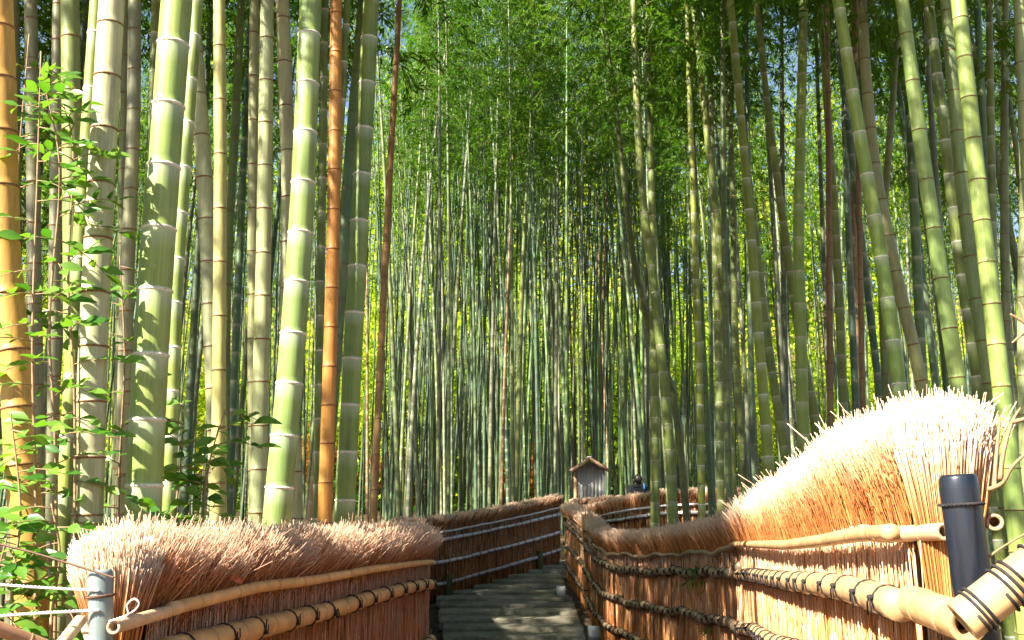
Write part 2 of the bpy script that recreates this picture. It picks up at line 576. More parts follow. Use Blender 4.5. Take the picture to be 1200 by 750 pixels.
def crown_geo(g, L=7.5, nb=64, per=70, rad=1.55, leaf=(.10, .17), wide=(.020, .032)):
    """sprays of bamboo leaves round a culm's upper part: axis 0..L upward"""
    bs, ds, ns, rn = [], [], [], []
    tubes = []
    for b in range(nb):
        h = L * (b + g.random()) / nb
        f = h / L
        az = b * 2.39996 + g.uniform(-.4, .4)
        ln = rad * (1.05 - f) ** .55 * g.uniform(.7, 1.15) * min(1, .45 + f * 3)
        o = np.array([math.cos(az), math.sin(az), 0])
        up = g.uniform(.35, .9)
        droop = g.uniform(.55, 1.1)
        def at(t): return np.array([0, 0, h]) + o * ln * t + np.array([0, 0, 1]) * ln * (up * t - droop * t * t)
        tubes.append([at(0), at(.35), at(.7), at(1)])
        # side twigs with leaves
        nt = max(3, int(per / 9))
        for k in range(nt):
            t = .22 + .8 * (k + g.random()) / nt
            p = at(t)
            sd = g.normal(size=3); sd[2] = sd[2] * .4 - .1; sd /= np.linalg.norm(sd)
            sd = sd * .8 + o * .5
            tl = g.uniform(.14, .38)
            m = 9
            tt = g.random(m)
            pp = p + sd[None, :] * (tl * tt)[:, None] + np.array([0, 0, -1])[None, :] * (tl * tt ** 2 * .5)[:, None]
            dd = g.normal(size=(m, 3)) * .55 + sd[None, :] + np.array([0, 0, -.45])
            bs.append(pp); ds.append(dd)
            rn.append(np.full(m, g.random()) * .5 + g.random(m) * .5)
    bs = np.concatenate(bs); ds = np.concatenate(ds); rn = np.concatenate(rn)
    ds /= np.linalg.norm(ds, axis=1)[:, None]
    nn = g.normal(size=ds.shape) * .5 + np.array([0, 0, 1])
    nn -= ds * np.sum(nn * ds, 1)[:, None]; nn /= np.linalg.norm(nn, axis=1)[:, None]
    n = len(bs)
    V, tr = leaf_quads(bs, ds, nn, g.uniform(*leaf, n), g.uniform(*wide, n))
    return V, tr, np.repeat(rn, 4), tubes


CROWNS = []
for k in range(8):
    g = np.random.default_rng(100 + k)
    V, tr, rn, tubes = crown_geo(g, L=7.0 + .3 * k, nb=68, per=99)
    b = MB(); b.add(V, None, tr, 0, rnd=rn)
    for t in tubes:
        b.tube(t, [.006, .005, .0035, .002], 3, False, 1, rnd=0)
    CROWNS.append(b.mesh('bamboo_crown', [M['leaf'], M['spray']], smooth=False))

SPARSE = []
for k in range(5):
    g = np.random.default_rng(300 + k)
    V, tr, rn, tubes = crown_geo(g, L=7.2, nb=40, per=66)
    b = MB(); b.add(V, None, tr, 0, rnd=rn)
    for t in tubes: b.tube(t, [.006, .005, .0035, .002], 3, False, 1, rnd=0)
    SPARSE.append(b.mesh('bamboo_crown', [M['leaf'], M['spray']], smooth=False))

# one shared node ring, unit radius, axis z
rb = MB()
prf = [(.985, -.16), (1.035, -.10), (1.075, -.02), (1.07, .05), (1.02, .11), (.98, .15)]
for j, (r_, z_) in enumerate(prf): pass
SIDES = 20
V = [(r_ * math.cos(2 * math.pi * k / SIDES), r_ * math.sin(2 * math.pi * k / SIDES), z_) for (r_, z_) in prf for k in range(SIDES)]
q = [(j * SIDES + k, j * SIDES + (k + 1) % SIDES, (j + 1) * SIDES + (k + 1) % SIDES, (j + 1) * SIDES + k) for j in range(len(prf) - 1) for k in range(SIDES)]
rb.add(V, q)
RING = rb.mesh('node_ring', M['ring'])

WHITE = (.66, .64, .54, 1)
PINK = (.50, .40, .30, 1)
BROWN = (.20, .095, .042, 1)
GREEN = (.185, .285, .085); BRIGHT = (.20, .35, .085); DEEP = (.085, .16, .04); PALE = (.40, .40, .235)
BEIGE = (.43, .375, .225); ORANGE = (.50, .185, .032); YEL = (.47, .37, .12); DULL = (.15, .175, .085)
RUST = (.22, .11, .05); OLIVE = (.16, .19, .055); GREY = (.24, .235, .165)

SHADE_GROUPS = {}
placed = []            # (x, y) of every culm base


def crown_child(root, base_loc, pt, tang, k, scale=1.0, sparse=False):
    c = link('crown', SPARSE[k % len(SPARSE)] if sparse else CROWNS[k % len(CROWNS)], root)
    c.location = Vector(pt) - Vector(base_loc)
    qd = Vector((0, 0, 1)).rotation_difference(Vector(tang))
    c.rotation_mode = 'QUATERNION'
    c.rotation_quaternion = qd @ Quaternion((0, 0, 1), rng.uniform(0, 6.28))
    c.scale = (scale, scale, scale)
    return c


def hero(pxs, Y, w, colr, nodes, sp, y0, label, group, H=None, crown_at=5.6, ytop=0.0, wtop=None):
    """a culm told apart in the photo: way-points in the view, depth, width in pixels, node colour, node spacing"""
    H = H or (rng.uniform(11.5, 13.5) if Y < 8 else rng.uniform(13.5, 15.5))
    if colr[1] > colr[0]: colr = (colr[0] + (colr[1] - colr[0]) * .32, colr[1], colr[2])
    colr = (colr[0] * .80, colr[1] * .84, colr[2] * (.66 if colr[1] > colr[0] else .8))
    pts = [P(px, py, Y) for px, py in pxs]
    pts.sort(key=lambda p: p.z)
    n = len(pts)
    if ytop:
        z0, z1 = pts[0].z, pts[-1].z
        for p in pts: p.y += ytop * (p.z - z0) / max(z1 - z0, .1)
    # go down to the ground
    d = (pts[1] - pts[0]).normalized() if n > 1 else Vector((0, 0, 1))
    low = pts[0]
    g = gz(low.x, low.y) - .06
    if low.z > g:
        k = (low.z - g) / max(d.z, .3)
        b = low - d * k
        b.x = low.x - d.x * k * .7
        pts = [Vector((b.x, b.y, g))] + pts
    smooth = catmull(pts, 40)
    top = Vector(smooth[-1]); d = Vector(smooth[-1] - smooth[-4]).normalized()
    ext = []
    p = top.copy()
    while p.z < H:
        d = (d * .97 + Vector((0, 0, 1)) * .02 + Vector((math.sin(Y * 9.1), math.cos(Y * 5.3), 0)) * .012).normalized()
        p = p + d * .35
        ext.append(tuple(p))
    poly = np.concatenate([smooth, np.array(ext)]) if ext else smooth
    base = Vector(poly[0])
    r0 = w * Y / F * .5
    seg = np.linalg.norm(np.diff(poly, axis=0), axis=1); cs = np.concatenate([[0], np.cumsum(seg)]); L = cs[-1]
    # node phase: arc length where the view height is y0
    best = min(range(len(poly)), key=lambda i: abs(pix(poly[i])[1] - y0) if poly[i][2] < 8 else 1e9)
    ss = np.linspace(0, L, 1500)
    pp = np.stack([np.interp(ss, cs, poly[:, i]) for i in range(3)], 1)
    ys = np.array([pix(a)[1] for a in pp])
    s0 = ss[np.argmin(np.abs(ys - y0))]
    spw = sp * Y / F
    nod = []
    s = s0
    j = 0
    while s < L - .2:
        nod.append(s); s += spw * (1 + .012 * j) * rng.uniform(.975, 1.025); j += 1
    s = s0; j = 0
    while s > .1:
        s -= spw * max(.6, 1 - .015 * j) * rng.uniform(.975, 1.025); j += 1
        if s > .1: nod.append(s)
    nod.sort()
    rt = (wtop / w) if wtop else .93
    sv = np.interp(4.0, poly[:, 2], cs)
    r_at = lambda s: r0 * (1.02 + (rt - 1.0) * min(s / max(sv, 1), 1)) * (1 if s < sv else max(.12, 1 - (s - sv) / (L - sv) * .88))
    alpha = 1.0 if nodes is WHITE else (.55 if nodes is PINK else 0.0)
    local = poly - np.array(base)
    b, cs2, C = culm_rings(local, nod, r_at, 20 if Y < 7 else 14, True)
    root = empty('bamboo', base)
    tag(root, label, 'bamboo', group)
    b.build('culm', M['culm'], root, color=(*colr, alpha))
    for s_ in nod:
        z = np.interp(s_, cs, poly[:, 2])
        if z > .56 * Y + 2.6: break
        c = Vector([np.interp(s_, cs, local[:, i]) for i in range(3)])
        t = Vector([np.interp(min(s_ + .05, L), cs, local[:, i]) - np.interp(max(s_ - .05, 0), cs, local[:, i]) for i in range(3)]).normalized()
        o = link('node_ring', RING, root, color=nodes)
        o.location = c
        o.rotation_mode = 'QUATERNION'; o.rotation_quaternion = Vector((0, 0, 1)).rotation_difference(t) @ Quaternion((0, 0, 1), rng.uniform(0, 6))
        r = r_at(s_)
        o.scale = (r * rng.uniform(.985, 1.01), r * rng.uniform(.985, 1.01), .032 if nodes is not WHITE else .038)
    # crown
    if Y > 8: crown_at = max(crown_at, 7.4)
    sc_ = np.interp(crown_at, poly[:, 2], cs)
    pt = [np.interp(sc_, cs, poly[:, i]) for i in range(3)]
    t = Vector([np.interp(min(sc_ + 2, L), cs, poly[:, i]) - np.interp(sc_, cs, poly[:, i]) for i in range(3)]).normalized()
    crown_child(root, base, pt, t, rng.randrange(8), (H - crown_at) / 7.5)
    placed.append((base.x, base.y))
    return root


GL = 'tall bamboo standing behind the near left fence'
GR = 'tall bamboo standing behind the right fence'
GC = 'bamboo rising above the stairway'
# --- left of the path
hero([(36, 700), (26, 560), (18, 430), (6, 300), (2, 120), (-2, 0)], 3.0, 38, (.52, .25, .055), BROWN, 68, 412, 'thick orange-yellow dead bamboo at the far left edge, leafy shrub beside it', GL, wtop=33)
hero([(102, 620), (108, 440), (117, 240), (131, 0)], 3.1, 35, (.46, .43, .27), BROWN, 70, 153, 'sunlit pale cream bamboo with brown rings, left of the thickest green one', GL, wtop=30)
hero([(72, 660), (82, 480), (96, 250), (113, 0)], 3.35, 20, (.21, .29, .075), WHITE, 74, 168, 'slim yellow-green bamboo touching the left side of the pale cream one', GL, wtop=15)
hero([(166, 625), (176, 430), (190, 215), (207, 0)], 3.2, 43, (.215, .335, .105), WHITE, 80, 197, 'thickest pale green bamboo with white rings behind the left fence', GL, wtop=37)
hero([(196, 620), (206, 350), (217, 190), (231, 0)], 4.2, 16, (.16, .25, .065), WHITE, 58, 145, 'slim green bamboo tucked behind the right side of the thickest green one', GL)
hero([(256, 620), (249, 420), (240, 220), (229, 60), (224, 0)], 5.0, 20, (.36, .36, .21), BROWN, 55, 160, 'pale bamboo leaning left, crossing behind the straight yellowish one', GL)
hero([(254, 620), (257, 380), (258, 200), (257, 0)], 4.6, 16, (.43, .37, .14), BROWN, 71, 117, 'straight yellowish bamboo with brown rings left of the grey-green ones', GL)
hero([(262, 620), (266, 330), (275, 160), (283, 0)], 6.2, 11, DEEP, BROWN, 48, 120, 'thin dark green bamboo behind and right of the straight yellowish one', GL)
hero([(297, 620), (296, 330), (297, 150), (298, 0)], 5.6, 13, (.37, .36, .19), BROWN, 58, 90, 'thin tan bamboo half hidden behind the pale grey-green one', GL)
hero([(301, 620), (306, 430), (310, 230), (313, 0)], 5.0, 21, (.345, .375, .24), BROWN, 56, 145, 'pale grey-green bamboo with thin brown rings, left of the big leaning green one', GL, wtop=17)
hero([(346, 620), (338, 400), (338, 200), (335, 120), (331, 0)], 5.5, 19, (.43, .40, .24), BROWN, 60, 126, 'crooked beige bamboo just behind the left side of the big leaning green one', GL)
hero([(323, 625), (340, 440), (354, 240), (364, 0)], 4.4, 35, (.18, .305, .105), WHITE, 65, 156, 'big green bamboo leaning right with white rings, left of the orange one', GL, wtop=27)
hero([(372, 620), (376, 300), (381, 0)], 6.0, 11, DEEP, PINK, 45, 130, 'thin dark bamboo in the gap left of the bright orange one', GL)
hero([(380, 625), (386, 440), (391, 250), (394, 0)], 5.2, 18, ORANGE, (.22, .08, .03, 1), 52, 108, 'bright orange dead bamboo between two green ones', GL, wtop=15)
hero([(371, 620), (388, 330), (400, 130), (407, 0)], 6.1, 10, (.15, .24, .075), WHITE, 52, 73, 'slim green bamboo slanting behind the bright orange one', GL)
hero([(403, 625), (413, 420), (424, 210), (435, 0)], 5.4, 25, (.15, .275, .075), WHITE, 60, 151, 'green bamboo with white rings right of the bright orange one', GL, wtop=21)
hero([(437, 620), (447, 400), (457, 200), (465, 60), (468, 0)], 9.0, 9, (.32, .155, .065), (.2, .08, .035, 1), 46, 200, 'slim rusty brown bamboo right of the ringed green one', GL)
hero([(88, 640), (86, 400), (84, 190), (82, 0)], 4.0, 22, (.17, .215, .075), BROWN, 72, 108, 'dull green bamboo behind the leafy shrub with ragged rings', GL, wtop=22)
hero([(142, 620), (149, 330), (156, 160), (158, 0)], 4.8, 17, (.215, .20, .12), BROWN, 53, 130, 'greyish brown bamboo in the gap between the cream and the thickest green one', GL)
hero([(136, 620), (143, 300), (148, 0)], 5.3, 12, (.16, .17, .10), BROWN, 50, 110, 'thin grey bamboo just behind the right edge of the cream one', GL)
hero([(178, 620), (178, 220), (182, 0)], 5.8, 11, (.165, .22, .085), WHITE, 52, 130, 'thin green bamboo peeping out left of the thickest green one', GL)
hero([(60, 640), (64, 300), (68, 0)], 4.6, 14, (.20, .185, .115), BROWN, 50, 90, 'greyish bamboo left of the dull green one among shrub leaves', GL)
hero([(44, 640), (40, 300), (36, 0)], 4.9, 17, (.23, .21, .13), BROWN, 55, 70, 'tan grey bamboo behind the shrub near the orange-yellow one', GL)
hero([(16, 640), (18, 300), (16, 0)], 5.4, 15, (.15, .15, .09), BROWN, 55, 80, 'dark grey bamboo showing beside the orange-yellow one at the left edge', GL)
# --- right of the path
hero([(1058, 490), (1032, 300), (1006, 150), (982, 0)], 6.6, 18, BRIGHT, WHITE, 54, 205, 'bright green bamboo with white rings leaning left, first of the leaning ones', GR, wtop=16)
hero([(1086, 480), (1050, 320), (1026, 200), (1015, 90), (1010, 0)], 7.2, 15, (.28, .27, .13), BROWN, 46, 235, 'dull tan bamboo crossing behind the bright green one with white rings', GR)
hero([(1128, 490), (1099, 300), (1078, 160), (1057, 0)], 6.0, 21, (.215, .36, .125), BROWN, 64, 154, 'thick pale green bamboo with brown rings in the middle of the leaning ones', GR, wtop=17)
hero([(1152, 490), (1124, 300), (1106, 150), (1088, 0)], 6.6, 14, (.15, .22, .065), WHITE, 44, 166, 'slim olive bamboo with white rings right of the thick pale green one', GR)
hero([(1166, 490), (1142, 330), (1124, 170), (1109, 0)], 6.4, 19, (.17, .255, .115), BROWN, 54, 155, 'grey-green bamboo close behind the thick one at the right', GR)
hero([(1194, 640), (1172, 440), (1150, 250), (1137, 130), (1123, 0)], 5.6, 23, (.195, .32, .10), BROWN, 53, 164, 'thick green bamboo nearest the right edge passing behind the brush end', GR, wtop=19)
hero([(1168, 480), (1163, 250), (1159, 0)], 8.0, 10, (.15, .19, .05), PINK, 38, 128, 'slim upright olive bamboo behind the leaning ones at the right', GR)
hero([(1200, 420), (1202, 200), (1194, 0)], 6.2, 15, (.27, .30, .17), BROWN, 52, 120, 'pale bamboo cut by the right edge of the picture', GR)
hero([(1183, 480), (1177, 250), (1178, 0)], 9.0, 11, (.16, .18, .095), BROWN, 40, 100, 'greyish bamboo second from the right edge in shade', GR)
hero([(943, 560), (938, 380), (936, 260), (942, 0)], 8.2, 16, (.165, .275, .055), PINK, 44, 126, 'straight green bamboo standing where the sunlit brush top begins to climb', GR, wtop=13)
hero([(903, 580), (892, 430), (878, 250), (865, 100), (856, 0)], 9.2, 15, (.21, .275, .05), WHITE, 42, 100, 'yellow-green bamboo with white rings leaning left above the fence dip', GR, wtop=11)
hero([(823, 630), (819, 430), (812, 220), (804, 0)], 12, 9, (.25, .30, .055), WHITE, 30, 120, 'slim bright yellow-green bamboo with a sunlit foot above the fence', GR)
hero([(860, 620), (846, 320), (832, 190), (818, 60), (812, 0)], 12, 11, (.145, .205, .05), PINK, 36, 150, 'olive bamboo leaning left, next right of the bright yellow-green slim one', GR)
hero([(925, 570), (898, 390), (884, 270), (866, 120), (853, 0)], 10.5, 11, (.155, .215, .05), PINK, 34, 170, 'olive bamboo leaning left behind the yellow-green white-ringed one', GR)
hero([(965, 540), (938, 400), (915, 240), (899, 120), (886, 0)], 10.8, 11, (.15, .20, .055), PINK, 33, 145, 'olive bamboo leaning left just left of the straight green one', GR)
hero([(974, 530), (972, 330), (971, 180), (969, 0)], 9.6, 8, RUST, (.14, .05, .02, 1), 36, 140, 'thin rusty red bamboo right of the straight green one', GR)
hero([(990, 520), (982, 320), (973, 180), (965, 60), (960, 0)], 10, 11, (.165, .21, .06), PINK, 32, 190, 'olive bamboo with a sunlit spot right of the thin rusty one', GR)
hero([(1012, 510), (1008, 300), (1004, 100), (1002, 0)], 9.8, 7, (.23, .115, .05), (.14, .05, .02, 1), 34, 120, 'second thin rusty bamboo farther right behind the bright leaning green one', GR)
hero([(1040, 500), (1034, 300), (1046, 120), (1054, 0)], 10.5, 10, (.17, .19, .085), BROWN, 36, 130, 'grey-green bamboo leaning right between the bright and the thick pale green ones', GR)
# --- middle
hero([(790, 625), (783, 500), (768, 350), (752, 220), (745, 90), (742, 0)], 11.8, 12, (.135, .215, .06), PINK, 34, 250, 'green bamboo bowing left with its foot at the fence dip', GC, crown_at=6.5)
hero([(768, 630), (767, 450), (764, 250), (758, 0)], 13.2, 11, (.15, .215, .055), PINK, 30, 200, 'upright olive bamboo in front of the back fence with sky-tinted rails', GC, crown_at=6.5)
hero([(806, 620), (790, 470), (766, 400), (742, 300), (722, 130), (706, 0)], 15, 9, (.10, .13, .05), BROWN, 30, 200, 'dark bamboo bowed far to the left above the stair bend', GC, crown_at=7.5)
hero([(604, 600), (609, 430), (613, 300), (621, 160), (630, 0)], 26, 7, (.12, .15, .06), BROWN, 20, 200, 'tall dark lone bamboo reaching highest in the middle of the grove', GC, crown_at=11, H=18)
hero([(845, 610), (842, 400), (835, 200), (830, 0)], 13.5, 10, (.13, .18, .06), PINK, 28, 200, 'dim green bamboo between the slim bright one and the fence dip', GC)
hero([(875, 600), (862, 400), (858, 200), (850, 0)], 14, 9, (.13, .17, .065), BROWN, 28, 180, 'dim grey-green bamboo behind the yellow-green white-ringed one', GC)


# shared culm shapes for the dense stand
def culm_variant(k, sides, detail):
    g = random.Random(500 + k)
    H = 12.5 + g.uniform(-1, 2)
    az = g.uniform(0, 6.28); lean = g.uniform(.0, .075); bow = g.uniform(.0, .9); baz = az + g.uniform(-1, 1)
    pts = []
    for i in range(30):
        f = i / 29; z = H * f
        pts.append((math.cos(az) * lean * z + math.cos(baz) * bow * f ** 2.4, math.sin(az) * lean * z + math.sin(baz) * bow * f ** 2.4, z))
    nod = []; s = .15
    sp = g.uniform(.20, .29)
    while s < H:
        nod.append(s); s += sp * (.7 + .5 * min(s / 4, 1)) * g.uniform(.96, 1.04)
    b, cs, C = culm_rings(np.array(pts), nod, lambda s: .046 * (1.03 - .93 * (s / (H + .2)) ** 1.5), sides, detail)
    return b.mesh('culm_shape', M['culm']), np.array(pts), cs


VAR = [culm_variant(k, 10, False) for k in range(14)]

FENCE_KEEP = []       # filled below with corridor samples


def in_path(x, y):
    if y < 14.5: return -1.35 - .09 * max(y - 7, 0) < x < np.interp(y, [0, 4, 7.3, 9.2, 10.6, 13.3], [1.6, 1.6, 2.25, 2.35, 2.1, 1.75])
    if y < 18.6: return -2.1 < x < 1.75
    if y < 23.2: return -2.2 < x
    if 23 <= y < 27: return 1.35 < x < 3.9 and not (y > 25.8 and x > 3.4)
    return False


SHADES = [(.065, .125, .05), (.075, .145, .062), (.055, .115, .068), (.10, .135, .05), (.115, .13, .08), (.08, .16, .045), (.14, .16, .11), (.05, .10, .066)]  # glaucous culm greens, blued further to imitate sky-lit shade


def scatter(count, x_of, y0, y1, mind, label_of, group, rscale=(.85, 1.35), hmul=(.9, 1.2), crown_f=.5, weight=None, tries=60):
    done = 0
    for _ in range(count * tries):
        if done >= count: break
        y = rng.uniform(y0, y1)
        x = x_of(y)
        if in_path(x, y): continue
        if weight and rng.random() > weight(x, y): continue
        if any((x - a) ** 2 + (y - b) ** 2 < mind * mind for a, b in placed): continue
        placed.append((x, y))
        k = rng.randrange(len(VAR))
        me, pts, cs = VAR[k]
        z = gz(x, y) - .05
        root = empty('bamboo', (x, y, z))
        rz = rng.uniform(0, 6.28); hz = rng.uniform(*hmul); rr = rng.uniform(*rscale)
        dead = rng.random() < .05
        si = rng.randrange(len(SHADES))
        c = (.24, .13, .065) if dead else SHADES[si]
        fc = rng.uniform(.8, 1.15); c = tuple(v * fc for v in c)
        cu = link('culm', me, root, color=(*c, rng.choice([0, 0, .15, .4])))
        cu.rotation_euler.z = rz; cu.scale = (rr, rr, hz)
        # lean stays in proportion when the girth is scaled
        f = crown_f + rng.uniform(-.08, .06)
        i = int(f * 29)
        p = pts[i]; t = pts[min(i + 8, 29)] - pts[i]
        m = Matrix.Rotation(rz, 3, 'Z')
        wp = m @ Vector((p[0] * rr, p[1] * rr, p[2] * hz)); wt = (m @ Vector((t[0] * rr, t[1] * rr, t[2] * hz))).normalized()
        crown_child(root, (0, 0, 0), wp, wt, rng.randrange(8), (pts[-1][2] * hz * (1 - f)) / 7.6 * rng.uniform(.95, 1.12), y > 27)
        tag(root, None, 'bamboo', group)
        if label_of is lab_back: lab_back(root, x, y, 'rusty dead' if dead else SHADE_NAMES[si], rr)
        else: root['label'] = label_of
        done += 1
    return done


SHADE_NAMES = ['dark green', 'mid green', 'blue-green', 'olive', 'greyish', 'fresh green', 'pale grey-green', 'deep teal']
ZONES = [(90, 'behind the tall shrub'), (170, 'behind the cream bamboo'), (250, 'behind the thickest green bamboo'), (340, 'behind the grey-green bamboo'), (430, 'behind the orange bamboo'),
         (500, 'right of the slim rusty bamboo'), (560, 'above the left of the back fence'), (620, 'above the middle of the back fence'), (672, 'left of the notice board'), (715, 'over the notice board'),
         (770, 'over the person'), (840, 'over the fence dip'), (920, 'by the yellow-green bamboo'), (1000, 'by the straight green bamboo'), (1090, 'behind the leaning bamboo'), (9999, 'near the right edge')]
BACK = []


def lab_back(root, x, y, shade, rr):
    px = pix((x, y, 4.5))[0]
    z = next(w for lim, w in ZONES if px < lim)
    th = 'slim' if rr < 1.0 else ('sturdy' if rr > 1.22 else 'medium')
    dp = 'near' if y < 20 else ('deep' if y < 31 else 'deepest')
    BACK.append((px, root, f'{th} {shade} bamboo, {dp} one {z}'))


def finish_labels():
    by = {}
    for px, r, l in BACK: by.setdefault(l, []).append((px, r))
    ordn = ['leftmost', 'second leftmost', 'third leftmost', 'fourth leftmost', 'fifth leftmost', 'sixth leftmost']
    for l, it in by.items():
        it.sort(key=lambda t: t[0])
        for i, (px, r) in enumerate(it):
            r['label'] = l if len(it) == 1 else f'{l}, {ordn[min(i, 5)]}'


GB = 'bamboo of the dense shaded stand'
n1 = scatter(110, lambda y: rng.uniform(-.125 * y, .17 * y), 23.3, 40, .42, lab_back, GB, (.9, 1.45), (1.3, 1.65), .65)
n2 = scatter(84, lambda y: rng.uniform(.13 * y, .56 * y), 9.5, 36, .5, lab_back, GB, (.85, 1.3), (1.1, 1.4), .60)
n3 = scatter(64, lambda y: -rng.uniform(.12 * y, .58 * y), 6.5, 38, .55, lab_back, GB, (.85, 1.3), (1.05, 1.35), .56)
n4 = scatter(46, lambda y: -rng.uniform(max(.6 * y, 3.6), .6 * y + 8), 1.6, 22, .95, 'unseen bamboo added beyond the left edge to shade the view', GB, (.9, 1.3), (.95, 1.2), .46,  # out of view, added so their crowns shade fence and grove
             lambda x, y: 1.0 if y > 6.0 + .95 * (x + 1) else 0.0)  # leaves the sun a clear way to the near fences
for x, y in ((-4.5, 2.4), (-4.1, 3.2), (-4.7, 4.2), (-5.7, 8.5), (-6.5, 9.7), (-7.5, 9.1), (-6.9, 11.2), (-7.9, 12.2), (-8.4, 10.4), (-7.4, 13.2), (-8.8, 14.4)):  # unseen culms added by hand to shade near bamboo and steps
    k = rng.randrange(len(VAR)); me, pts, cs = VAR[k]
    root = empty('bamboo', (x, y, gz(x, y) - .05)); tag(root, 'unseen bamboo added beyond the left edge to shade the view', 'bamboo', GB)
    cu = link('culm', me, root, color=(.12, .19, .07, .5)); cu.scale = (.9, .9, 1)
    c = crown_child(root, (0, 0, 0), Vector(pts[12]) * .9, Vector((0, 0, 1)), k, .95); c.scale = (.62, .62, .95) if y < 6 else (1.1, 1.1, 1.0)  # crown width shaped for the shade it throws
    placed.append((x, y))
n5 = scatter(5, lambda y: rng.uniform(.58 * y, .6 * y + 6), 6, 18, 1.0, 'bamboo standing right beyond the edge of the picture', GB, (.9, 1.3), (.9, 1.1), .48)
finish_labels()
print('scattered', n1, n2, n3, n4, n5, 'all', len(placed))


def far_grove():
    """the deepest part of the stand, one mass"""
    b = MB()
    g = np.random.default_rng(42)
    for k in range(370):
        y = g.uniform(31, 48); x = g.uniform(-.60 * y, .62 * y) if k % 3 else g.uniform(-.13 * y, .18 * y); z = gz(x, y) - .05
        H = g.uniform(18, 23); lx, ly = g.uniform(-.05, .05, 2)
        pts = np.array([(x + lx * t + .5 * lx * t * t / H, y + ly * t, z + t) for t in np.linspace(0, H, 8)])
        b.tube(pts, list(np.linspace(.055, .015, 8) * g.uniform(.6, 1.15)), 6, False, 1, rnd=0)
        if k % 6: continue
        V, tr, rn, tb = crown_geo(g, L=8, nb=22, per=50, rad=1.8, leaf=(.16, .26), wide=(.04, .06))
        o = pts[0] + np.array([lx * H * .75, ly * H * .75, H * .64])
        b.add(V + o, None, tr, 0, rnd=rn)
    o = b.build('distant_bamboo', [M['leaf'], M['culm']], color=(.05, .09, .058, 0), smooth=False)
    tag(o, 'mass of distant bamboo closing the grove', 'bamboo grove', kind='stuff')


far_grove()


# ------------------------------------------------------------------ sunlit trees beyond the grove
def tree(x, y, H, rad, mat, label, seed, nl=6500, low=.03):
    g = np.random.default_rng(seed)
    z = gz(x, y) - .1
    root = empty('broadleaf_tree', (x, y, z))
    tag(root, label, 'tree', 'sunlit trees beyond the grove')
    b = MB()
    b.tube([(0, 0, 0), (.1, 0, H * .3), (.15, .1, H * .6), (.1, 0, H * .9)], [.2, .15, .09, .03], 8)
    bl = []
    for k in range(11):
        a = k * 2.4; h = H * g.uniform(.2, .8); l = rad * g.uniform(.6, 1.0)
        e = np.array([math.cos(a) * l, math.sin(a) * l, h + l * g.uniform(.1, .6)])
        b.tube([(.1, 0, h), tuple(e * .5 + np.array([0, 0, h * .5 + .2])), tuple(e)], [.06, .04, .015], 5)
        bl.append(e)
    b.build('trunk', M['bark'], root)
    cl = []
    for k in range(70):
        u = g.normal(size=3); u /= np.linalg.norm(u)
        r = g.random() ** .4
        cl.append(np.array([u[0] * rad * r, u[1] * rad * r, H * (low + 1) / 2 + u[2] * r * H * (1 - low) / 2]))
    cl = np.array(cl + bl)
    idx = g.integers(0, len(cl), nl)
    bs = cl[idx] + g.normal(size=(nl, 3)) * np.array([.55, .55, .4]) * (rad / 2.4)
    ds = g.normal(size=(nl, 3)); ds[:, 2] -= .4; ds /= np.linalg.norm(ds, axis=1)[:, None]
    nn = g.normal(size=ds.shape) * .6 + np.array([0, 0, 1]); nn -= ds * np.sum(nn * ds, 1)[:, None]; nn /= np.linalg.norm(nn, axis=1)[:, None]
    V, tr = leaf_quads(bs, ds, nn, g.uniform(.24, .42, nl), g.uniform(.14, .24, nl))
    rn = np.clip(np.repeat(g.random(len(cl))[idx] * .6 + g.random(nl) * .4, 4), 0, 1)
    c = MB(); c.add(V, None, tr, 0, rnd=rn)
    c.build('crown', mat, root, smooth=False)


TR, TL = [], []
ZN = [(-32, 'behind the far left edge'), (-25, 'behind the cream bamboo'), (-19, 'behind the thickest green bamboo'), (-13.5, 'behind the big leaning green bamboo'), (-9, 'behind the rusty slim bamboo'),
      (-5, 'above the left back fence'), (-1.2, 'through the very middle of the grove'), (2.8, 'straight above the notice board'), (6.6, 'just right of the notice board'), (10.8, 'above the fence dip'),
      (16, 'behind the straight green bamboo'), (22, 'between the leaning bamboo at the right'), (29, 'behind the right edge')]
for k, (x, w) in enumerate(ZN):
    TR.append((x, 54 + 3 * math.sin(k * 2.3), 10.5 + 1.8 * math.sin(k * 1.7), 3.9)); TL.append(f'low yellow-green sunlit tree glimpsed {w}')
    TR.append((x + 2.2 * math.sin(k * 5.1), 64 + 3 * math.cos(k * 1.9), 27 + 2.5 * math.cos(k * 2.9), 5.6)); TL.append(f'tall yellow-green sunlit tree glimpsed {w}')
for k, (a, l) in enumerate(zip(TR, TL)): tree(*a, M['farleaf'], l, 900 + k, 7500 if k % 2 == 0 else 15000)
tree(-5.6, 50.5, 3.6, 1.5, M['redleaf'], 'small orange-red maple low behind the left back fence', 950, 1500)
tree(1.0, 50.0, 3.2, 1.4, M['redleaf'], 'small red maple low between the stems left of the notice board', 951, 1500)
tree(-9.5, 51, 4.5, 1.6, M['redleaf'], 'small orange maple low behind the rusty slim bamboo', 952, 1500)


